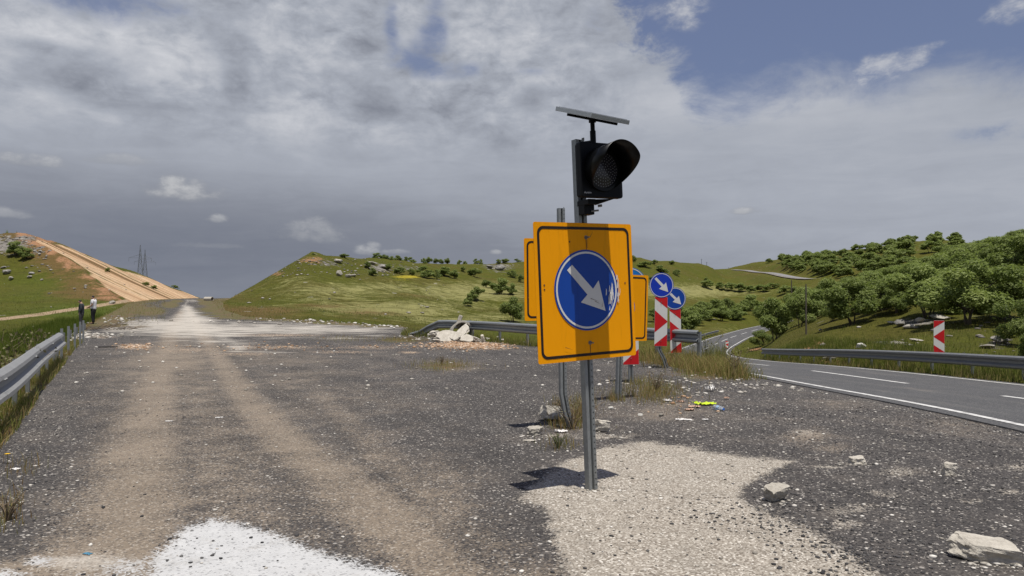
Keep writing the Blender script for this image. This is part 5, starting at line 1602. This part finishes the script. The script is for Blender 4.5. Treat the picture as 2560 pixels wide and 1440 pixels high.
q_ = hit(2015, 836)
pole(2015, q_.y, 714, .065, 'leaning-looking wooden pole on the grass among the scrub oaks')
pole(1979, 105, 702, .10, 'thin wooden pole rising behind the valley trees')
for px, Y, tr, lb in ((1754, 455, 647, 'taller of two thin poles on the saddle skyline'), (1767, 470, 655, 'shorter of two thin poles on the saddle skyline'), (1731, 480, 660, 'very faint pole on the saddle skyline'), (1781, 500, 669, 'low pole with a cross bar at the saddle'), (1822, 560, 668, 'low pole beside the start of the hill road')):
    pole(px, Y, tr, .16, lb, STEEL_F, True)


# ------------------------------------------------------------------ people
SKIN = simple('skin', (.34, .20, .135), .55, var=.1, scale=20)
HAIR = simple('hair', (.012, .009, .007), .6, var=.3, scale=40)
SHIRT_D = simple('dark_shirt', (.035, .040, .048), .85, var=.25, scale=9)
SHIRT_W = simple('white_shirt', (.72, .72, .74), .8, var=.06, scale=6)
TROU_G = simple('grey_trousers', (.055, .052, .058), .85, var=.25, scale=8)
TROU_B = simple('black_trousers', (.008, .008, .012), .8, var=.3, scale=8)
SHOE = simple('dark_shoes', (.025, .022, .022), .6)


def skin_obj(name, chains, mat, parent, sub=1, root=0):
    """chains: lists of (point, radius); equal points are shared joints"""
    vs = []; rd = []; key = {}; ed = set()
    for ch in chains:
        prev = None
        for p, r in ch:
            k = tuple(round(c, 4) for c in p)
            if k not in key: key[k] = len(vs); vs.append(p); rd.append(r if isinstance(r, tuple) else (r, r))
            i = key[k]
            if prev is not None and prev != i: ed.add((min(prev, i), max(prev, i)))
            prev = i
    me = bpy.data.meshes.new(name); me.from_pydata(vs, list(ed), [])
    o = bpy.data.objects.new(name, me); COL.objects.link(o)
    sk = o.modifiers.new('skin', 'SKIN'); sk.use_smooth_shade = True
    for i, d in enumerate(me.skin_vertices[0].data):
        d.radius = rd[i]; d.use_root = (i == root)
    if sub: s = o.modifiers.new('sub', 'SUBSURF'); s.levels = sub; s.render_levels = sub
    bpy.context.view_layer.update()
    me2 = bpy.data.meshes.new_from_object(o.evaluated_get(bpy.context.evaluated_depsgraph_get()))
    bpy.data.objects.remove(o)
    o = bpy.data.objects.new(name, me2); COL.objects.link(o); o.parent = parent
    me2.materials.clear(); me2.materials.append(mat)
    return o


def person(px, Y, facing_deg, label, shirt, trousers, head_down=0.0, short=True, belly=1.0, arm_l=None, arm_r=None, height=1.74):
    """figure looks along its own -Y before it is turned"""
    p = at(px, Y)
    root = thing('person', label, 'person', p, (0, 0, R(facing_deg)), 'people at the roadside')
    root.scale = (height / 1.74,) * 3
    pel = (0, 0, .93); ch = (0, .01, 1.24); up = (0, .02, 1.40); nk = (0, .0, 1.48)
    hd = -head_down
    head = (0, -.03 + hd * .06, 1.60 + hd * .02); crown = (0, -.015 + hd * .10, 1.68 + hd * .03)
    nose = (0, -.125 + hd * .05, 1.585 + hd * .05)
    sh = lambda s: (s * .185, .01, 1.405)
    def leg(s, dy):
        return [(pel, .14), ((s * .095, .0, .86), .105), ((s * .105, dy * .5 - .02, .50), .062), ((s * .11, dy + .02, .12), .042), ((s * .112, dy, .055), .042), ((s * .125, dy - .15, .03), (.036, .026))]
    def arm(s, el, wr):
        d = (Vector(wr) - Vector(el)).normalized()
        hb = tuple(Vector(wr) + d * .055)
        ch_ = [[(up, .10), (sh(s), .062), (el, .043), (wr, .030), (hb, (.036, .020))]]
        side = Vector((0, -1, 0)) if abs(d.y) < .8 else Vector((0, 0, -1))
        for q, L in ((-.026, .062), (-.009, .075), (.009, .07), (.026, .055)):
            b = Vector(hb) + side * q + d * .03
            ch_.append([(hb, (.036, .020)), (tuple(b), .0095), (tuple(b + d * L * .5 + Vector((-s * .008, 0, 0))), .009), (tuple(b + d * L + Vector((-s * .022, 0, 0))), .007)])
        th = Vector(wr) + d * .02 + side * .03
        ch_.append([(wr, .030), (tuple(th), .011), (tuple(th + d * .05 + side * .018), .009)])
        return ch_
    al = arm_l or (((.235, .03, 1.13)), (.22, -.06, .90)); ar = arm_r or (((-.235, .03, 1.13)), (-.22, -.06, .90))
    chains = [[(pel, .14), ((0, -.01, 1.06), .135), (ch, (.155, .12)), (up, .10), (nk, .055), (head, (.078, .098)), (crown, (.070, .085))], [(head, (.078, .098)), (nose, .016)], leg(1, .0), leg(-1, -.04)] + arm(1, *al) + arm(-1, *ar)
    skin_obj('body', chains, SKIN, root)
    bt = .165 * belly
    def mix3(a, b, t): return tuple(a[i] + (b[i] - a[i]) * t for i in range(3))
    torso = [[((0, 0, .85), (.21, .18)), ((0, 0, .93), (.205, .175)), ((0, -.02 * belly, 1.06), (.20, bt * 1.12)), ((0, 0, 1.24), (.215, .17)), (up, (.19, .135)), ((0, .005, 1.46), (.080, .075))]]
    for s, (el, wr) in ((1, al), (-1, ar)):
        end = mix3(sh(s), el, .75) if short else wr
        torso.append([(up, (.19, .135)), (sh(s), .095)] + ([(el, .058), (mix3(el, wr, .92), .045)] if not short else [(end, .068)]))
    skin_obj('shirt', torso, shirt, root)
    tr = [[((0, 0, 1.0), (.175, .145)), (pel, (.195, .165))]]
    for s, dy in ((1, .0), (-1, -.04)):
        tr[0:0] = [[(pel, (.195, .165)), ((s * .10, .0, .82), .130), ((s * .107, dy * .5 - .02, .50), .085), ((s * .11, dy + .02, .14), .066), ((s * .11, dy + .01, .075), .064)]]
    skin_obj('trousers', tr, trousers, root)
    for s, dy in ((1, .0), (-1, -.04)):
        skin_obj('shoe', [[((s * .112, dy + .035, .045), (.042, .040)), ((s * .115, dy - .05, .038), (.045, .034)), ((s * .125, dy - .17, .028), (.040, .024))]], SHOE, root)
    skin_obj('hair', [[((0, head[1] + .055, head[2] - .02), (.080, .066)), ((0, head[1] + .026, head[2] + .055), (.096, .096)), ((0, head[1] - .040, crown[2] + .018), (.084, .052))]], HAIR, root)
    for s in (-1, 1): ear = MB(); ear.tube([(s * .076, head[1] + .01, head[2] - .005), (s * .092, head[1] + .016, head[2])], [.022, .018], 8); ear.build('ear', SKIN, root, True)
    for s in (-1, 1): eye = MB(); eye.tube([(s * .030, head[1] - .080, head[2] + .022), (s * .030, head[1] - .092, head[2] + .020)], [.012, .008], 8); eye.build('eye', HAIR, root, True)
    m = MB(); m.tube([(-.024, head[1] - .084, head[2] - .042), (0, head[1] - .092, head[2] - .044), (.024, head[1] - .084, head[2] - .042)], .0065, 6); m.build('mouth', simple('lips', (.22, .09, .07), .6) if 'lips' not in MATS else MATS['lips'], root, True)
    return root


person(204, 44.6, -72, 'person in dark shirt and grey trousers looking down beside the bare posts', SHIRT_D, TROU_G, head_down=1.0, short=False, arm_l=((.24, .04, 1.13), (.16, -.05, .90)), arm_r=((-.23, .03, 1.14), (-.17, -.10, .93)), height=1.72)
person(234, 45.6, -82, 'person in white T-shirt and black trousers standing with back half turned', SHIRT_W, TROU_B, head_down=.25, short=True, belly=1.12, arm_l=((.245, .02, 1.14), (.20, -.20, 1.02)), arm_r=((-.24, .02, 1.14), (-.12, -.24, 1.02)), height=1.77)


# ------------------------------------------------------------------ grass
def grass_mat(name, stops):
    m, T, b = new_mat(name)
    t = T.attr('tone')
    col = T.ramp(t, stops)
    T.link(col, b.inputs['Base Color']); b.inputs['Roughness'].default_value = .7; b.inputs['Specular IOR Level'].default_value = .15
    tr = T.new('ShaderNodeBsdfTranslucent'); T.link(col, tr.inputs[0])
    mx = T.new('ShaderNodeMixShader'); mx.inputs[0].default_value = .4
    T.link(b.outputs[0], mx.inputs[1]); T.link(tr.outputs[0], mx.inputs[2]); T.link(mx.outputs[0], m.node_tree.nodes['Material Output'].inputs[0])
    return m


GRASS = grass_mat('grass', [(.0, (.065, .105, .012)), (.35, (.135, .165, .026)), (.6, (.26, .25, .075)), (.8, (.38, .29, .13)), (1.0, (.26, .16, .065))])


def grass(name, pts, h0, h1, tone_lo, tone_hi, wid=.006, lean=.45, three=True):
    """pts (n,2); every blade is a bent tapering strip"""
    n = len(pts); x, y = pts[:, 0], pts[:, 1]; z = land(x, y) - .01
    h = h0 + (h1 - h0) * rng.random(n) ** 1.6
    a = rng.uniform(0, 6.283, n); l = lean * rng.uniform(.1, 1, n) * h
    wd = wid * rng.uniform(.6, 1.5, n)
    b = rng.uniform(0, 6.283, n); wx, wy = np.cos(b) * wd, np.sin(b) * wd
    lx, ly = np.cos(a) * l, np.sin(a) * l
    P = lambda t, s: np.stack([x + lx * t * t + wx * s, y + ly * t * t + wy * s, z + h * t * (1 - .12 * t)], 1)
    if three:
        v = np.stack([P(0, -1), P(0, 1), P(.55, -.75), P(.55, .75), P(1, 0)], 1).reshape(-1, 3)
        o = np.arange(n)[:, None] * 5
        f = np.concatenate([o + np.array([[0, 1, 3]]), o + np.array([[0, 3, 2]]), o + np.array([[2, 3, 4]])])
        k = 5
    else:
        v = np.stack([P(0, -1), P(0, 1), P(1, 0)], 1).reshape(-1, 3); f = np.arange(n)[:, None] * 3 + np.array([[0, 1, 2]]); k = 3
    patch = fbm(x * .5, y * .5, 3) * .6
    tone = np.clip(tone_lo + (tone_hi - tone_lo) * (rng.random(n) + patch), 0, 1)
    return stuff(np_mesh(name, v, f, GRASS, {'tone': np.repeat(tone, k)}))


def along(pts, n, o0, o1, s0=0, s1=1):
    L = smooth_line([(*p[:2], 0) for p in pts], .5)[:, :2]
    i = rng.uniform(s0, s1, n) * (len(L) - 1.001); k = i.astype(int); f = (i - k)[:, None]
    p = L[k] * (1 - f) + L[k + 1] * f
    t = L[k + 1] - L[k]; t /= np.linalg.norm(t, axis=1)[:, None]
    return p + np.stack([t[:, 1], -t[:, 0]], 1) * rng.uniform(o0, o1, n)[:, None]


def clumped(pts, keep=.5, sc=1.2):
    q = fbm(pts[:, 0] * sc, pts[:, 1] * sc, 3) + .5
    return pts[q + rng.uniform(-.15, .15, len(pts)) > np.quantile(q, 1 - keep)]


LP = [(-3.6, 4.0), (-6.1, 8.9), (-8.8, 13.9), (-11.5, 19.0), (-13.4, 22.5), (-15.6, 26.8)]
grass('verge_grass', clumped(along(LP, 20000, -.35, .16), .62, .9), .05, .28, .25, .95, .004, lean=.8)
grass('verge_grass', clumped(along(LP, 20000, -2.2, -.2), .7, .6), .12, .60, .12, .80, .005)
mq = np.stack([rng.uniform(-34, -9, 26000), rng.uniform(12, 44, 26000)], 1); mq = mq[poly_sdf(mq[:, 0], mq[:, 1], OLD_ROAD) > .2]
grass('meadow_grass', mq, .15, .55, .0, .45, .010, three=False)
grass('meadow_grass', along([(-17, 29), (-26.5, 46), (-36, 66)], 9000, -3.5, -.2), .25, .75, .0, .35, .010, three=False)
grass('verge_grass', clumped(along([(-4.6, 36)] + mid, 16000, -2.6, .35), .65, .7), .12, .46, .22, .8, .007)
grass('verge_grass', np.concatenate([blob_pts([(1110, 915, 45, 7, 900), (1010, 850, 40, 4, 1200), (860, 848, 40, 4, 600), (1640, 985, 38, 14, 1500), (1600, 960, 30, 10, 500), (1440, 1020, 30, 14, 700), (1420, 1062, 30, 6, 500), (1390, 1040, 12, 10, 250), (1400, 1110, 25, 6, 120), (1540, 1000, 12, 3, 220), (1660, 900, 40, 6, 1200), (1450, 1040, 10, 8, 240), (30, 1290, 22, 22, 90), (55, 1180, 30, 14, 60), (1560, 985, 60, 10, 300)])]), .05, .22, .50, 1.0, .0028)
tf = blob_pts([(1710, 905, 50, 8, 1900), (1775, 925, 40, 9, 2300), (1830, 937, 18, 7, 1500), (1650, 895, 40, 6, 1100), (1790, 905, 30, 6, 900)])
grass('tall_weeds', tf, .12, .60, .25, 1.0, .0034, lean=1.0)
grass('tall_weeds', blob_pts([(1780, 895, 40, 5, 900), (1700, 890, 40, 5, 500)]), .35, .75, .25, .7, .004)
grass('verge_grass', clumped(along([p[:2] for p in rp], 30000, -.2, 2.6), .75, .5), .12, .55, .05, .65, .007)
grass('verge_grass', clumped(along([p[:2] for p in rp], 9000, -.35, .25), .7, .8), .10, .34, .3, .9, .006)
# turf on the nearer slopes, seen from afar: short tufts
n = 90000
Yt = np.exp(rng.uniform(math.log(24), math.log(170), n)); ut = rng.uniform(-100, 2660, n)
tp = np.stack([(ut - CX) / F * Yt, Yt], 1)
zz_, dp_, dl_, cut_, nat_ = land(tp[:, 0], tp[:, 1], True, True)
ok = (dp_ > .4) & (dl_ > 3.6) & ~((cut_ > .2) & (Yt > 95))
tp = tp[ok]
big = tp[:, 1] > 70
grass('turf', tp[~big], .08, .28, .10, .70, .010, three=False)
grass('turf', tp[big], .10, .26, .15, .70, .024, three=False)
rz_ = np.stack([rng.uniform(-75, -12, 26000), rng.uniform(43, 130, 26000)], 1)
d_ = poly_sdf(rz_[:, 0], rz_[:, 1], OLD_ROAD); pxr = CX + F * rz_[:, 0] / rz_[:, 1]; rwr = HZ + F * CH / rz_[:, 1]; rz_ = rz_[(d_ < .5) & (d_ > -7.5) & (rwr < 806) & ((pxr < 415) | (pxr > 508 + (rwr - 760) * 1.5))]
grass('dry_grass', rz_, .08, .28, .35, 1.0, .014, three=False)

# ------------------------------------------------------------------ weeds that can be told apart
STALK = simple('dry_stalks', (.17, .125, .075), .9, var=.3, scale=10)
STALKG = simple('green_stalks', (.10, .115, .045), .9, var=.3, scale=10)


def weed(p, h, label, n=16, seed=0, mat=STALK, cat='plant', name='dry_weed', spread=.6):
    rs_ = random.Random(seed)
    root = thing(name, label, cat, p)
    m = MB(); tw = MB(); lf = MB()
    for i in range(n):
        a = rs_.uniform(0, 6.28); e = Vector((math.cos(a) * h * spread * rs_.random(), math.sin(a) * h * spread * rs_.random(), h * rs_.uniform(.5, 1)))
        mid_ = e * .5 + Vector((0, 0, h * .10)); m.tube([(0, 0, -.02), mid_, e], [.006, .0045, .002], 4)
        for q in range(5):
            t = rs_.uniform(.3, 1); s_ = mid_.lerp(e, t) if t > .5 else mid_ * (t * 2)
            d = Vector((rs_.gauss(0, 1), rs_.gauss(0, 1), rs_.uniform(.3, 1.4))).normalized() * h * rs_.uniform(.08, .2)
            tw.tube([s_, s_ + d], [.003, .0015], 3)
            u = Vector((rs_.gauss(0, 1), rs_.gauss(0, 1), rs_.gauss(0, 1))).normalized() * h * .035
            w = d.cross(u).normalized() * h * .022
            lf.add([s_ + d - w, s_ + d + u, s_ + d + w, s_ + d - u], [(0, 1, 2, 3)])
    m.build('stem', mat, root); stuff(tw.build('twigs', mat, root)); stuff(lf.build('leaves', GRASS2, root))
    return root


GRASS2 = simple('weed_leaves', (.13, .12, .05), .8, var=.4, scale=6)
for px, Y, h, lb, sd in ((48, 13.2, 1.15, 'tall dry branching weed behind the near guardrail', 1), (92, 16.5, .9, 'dry weed farther along behind the near guardrail', 2), (10, 12.0, .8, 'dry weed at the frame edge behind the near guardrail', 3), (118, 18.5, .7, 'smaller dry weed close to the near beam end', 4)):
    weed(at(px, Y), h, lb, 14, sd)
for px, row, h, lb, sd in ((1430, 1072, .34, 'brown weed rooted at the foot of the bent post', 11), (1404, 1046, .26, 'brown weed behind the foot of the bent post', 12), (1835, 945, .62, 'reddish dry weed at the end of the tall grass by the road', 13), (1640, 980, .34, 'pale dry weed on the gravel behind the yellow signs', 14), (1765, 918, .7, 'tall green weed in the grass beside the road', 15), (1395, 1120, .16, 'small green weed at the rim of the bright gravel patch', 16), (22, 1300, .22, 'low grey weed in the dark chippings of the near verge', 17), (1105, 912, .22, 'low brown weed alone on the platform before the rubble', 18), (1470, 1040, .3, 'dry weed between the bent post and the front post', 19)):
    weed(hit(px, row), h, lb, 14, sd, STALKG if 'green' in lb else STALK, spread=.75)
# yellow flower
p = hit(22, 1160); fl = thing('yellow_flower', 'single yellow flower in the dark chippings by the frame edge', 'flower', p)
m = MB(); m.tube([(0, 0, -.01), (.006, 0, .05), (0, .004, .095)], [.003, .0025, .002], 5); m.build('stem', STALKG, fl)
PET = simple('yellow_petals', (.75, .48, .01), .6)
for k in range(9):
    a = 2 * math.pi * k / 9; m = MB(); c_, s_ = math.cos(a), math.sin(a)
    m.add([(0, 0, .095), (.016 * c_ - .006 * s_, .016 * s_ + .006 * c_, .102), (.030 * c_, .030 * s_, .099), (.016 * c_ + .006 * s_, .016 * s_ - .006 * c_, .102)], [(0, 1, 2, 3)]); m.build('petal', PET, fl)
# brushwood beside the two men
bp = hit(268, 826)
br_ = thing('brushwood', 'heap of cut dry branches on the pale gravel near the two men', 'branches', bp)
rs = random.Random(9); m = MB(); m2 = MB()
for k in range(60):
    x0 = rs.uniform(-1.6, 1.1); y0 = rs.uniform(-.8, .8); L = rs.uniform(.5, 1.4); a = rs.gauss(.15, .35)
    z0 = rs.uniform(.02, .28) * (1 - abs(x0) / 2)
    p0 = Vector((x0, y0, z0)); p1 = p0 + Vector((L * math.cos(a), L * math.sin(a) * .7, rs.uniform(-.06, .30)))
    (m if k < 20 else m2).tube([p0, (p0 + p1) / 2 + Vector((0, rs.uniform(-.08, .08), .06)), p1], [.016 if k < 20 else .008, .011 if k < 20 else .006, .003], 4)
stuff(m.build('branch', BARK, br_)); stuff(m2.build('twigs', STALK, br_))
p = hit(270, 869); m = MB(); m.tube([(-.30, 0, .02), (-.05, .03, .025), (.32, .02, .03)], [.018, .022, .012], 6); o = m.build('stick', simple('charred_wood', (.015, .013, .012), .8)); o.location = p; tag(o, 'short black stick lying on the gravel before the branch heap', 'stick')

# ------------------------------------------------------------------ litter
def crumple(name, px, row, sx, sy, sz, mat, label, cat='litter', seed=0):
    """thin crumpled sheet with folds"""
    p = hit(px, row); bm = bmesh.new(); bmesh.ops.create_grid(bm, x_segments=12, y_segments=9, size=.5)
    rs_ = random.Random(seed); off = Vector((rs_.uniform(0, 40), rs_.uniform(0, 40), 3))
    for v in bm.verts:
        c_ = v.co.copy()
        v.co = Vector((c_.x * sx + mnoise.noise(c_ * 4 + off) * sx * .12, c_.y * sy + mnoise.noise(c_ * 4 - off) * sy * .25, sz * (.35 + .65 * abs(mnoise.noise(c_ * 5.5 + off)) * 2)))
    bmesh.ops.solidify(bm, geom=bm.faces[:], thickness=.0012)
    me = bpy.data.meshes.new(name); bm.to_mesh(me); bm.free(); me.materials.append(mat)
    o = bpy.data.objects.new(name, me); COL.objects.link(o); o.location = p; o.rotation_euler = (0, 0, rs_.uniform(-.3, .3))
    return tag(o, label, cat)


LIME = simple('lime_plastic', (.52, .66, .02), .4, var=.25, scale=16)
PAPER = simple('white_paper', (.72, .70, .67), .7, var=.12, scale=12)
TISS = simple('pink_paper', (.50, .34, .25), .8, var=.3, scale=14)
crumple('plastic_wrapper', 1762, 1012, .31, .16, .045, LIME, 'bright lime green plastic wrapper on the gravel beside a bottle', seed=1)
for k, (px, row, sx, sy, sz, mt, lb) in enumerate((
    (1775, 978, .16, .10, .10, PAPER, 'torn white paper nearest the tall grass by the road'), (1402, 1080, .14, .08, .03, PAPER, 'crumpled white paper at the foot of the bent post'), (1708, 1050, .20, .05, .02, PAPER, 'flat strip of white litter below the lime wrapper'),
    (1668, 1004, .10, .08, .04, PAPER, 'white scrap in the row of litter next to the lime wrapper'), (1735, 1018, .16, .10, .03, TISS, 'pinkish scrap right before the lime wrapper'), (1724, 1026, .12, .08, .03, TISS, 'pinkish scrap nearer the camera than the lime wrapper'), (1700, 1006, .12, .06, .03, TISS, 'pinkish scrap halfway between white scrap and lime wrapper'),
    (425, 1053, .09, .04, .012, PAPER, 'thin white scrap on the dusty wheel track'), (550, 1044, .10, .03, .012, PAPER, 'white scrap on the middle of the closed road'), (1762, 1052, .07, .05, .03, PAPER, 'grey-white scrap below the bottle'), (45, 1172, .08, .05, .012, PAPER, 'pale scrap in the dark chippings near the yellow flower'), (1815, 998, .08, .06, .04, TISS, 'tan scrap beyond the bottle'))):
    crumple('paper_scrap', px, row, sx, sy, sz, mt, lb, seed=20 + k)
o = crumple('blue_scrap', 224, 1383, .06, .03, .006, simple('blue_plastic', (.06, .19, .28), .5), 'small blue scrap on the pale dust at the bottom', seed=40)
# plastic bottle
p = hit(1796, 1026)
bt = thing('plastic_bottle', 'clear plastic bottle with blue cap lying next to the lime wrapper', 'bottle', (p.x, p.y, p.z + .036), (R(90), 0, R(18)))
m, T, b = new_mat('clear_plastic'); b.inputs['Base Color'].default_value = (.75, .82, .88, 1); b.inputs['Roughness'].default_value = .12; b.inputs['Transmission Weight'].default_value = .75; b.inputs['IOR'].default_value = 1.2
T.link(T.mix(T.noise(T.obj(), 20, 4), (.70, .78, .84), (.84, .88, .92)), b.inputs['Base Color'])
mm = MB(); mm.tube([(0, 0, z) for z in (-.115, -.11, -.04, -.035, .03, .035, .065, .095, .105)], [.028, .034, .034, .031, .034, .031, .034, .014, .013], 20); mm.build('bottle_body', m, bt, True)
mm = MB(); mm.tube([(0, 0, .1055), (0, 0, .122)], .0155, 16); mm.build('cap', simple('blue_cap', (.03, .16, .55), .4), bt)
mm = MB(); mm.tube([(0, 0, -.030), (0, 0, .028)], .0347, 20, False); mm.build('label_band', simple('bottle_label', (.30, .45, .62), .5), bt)
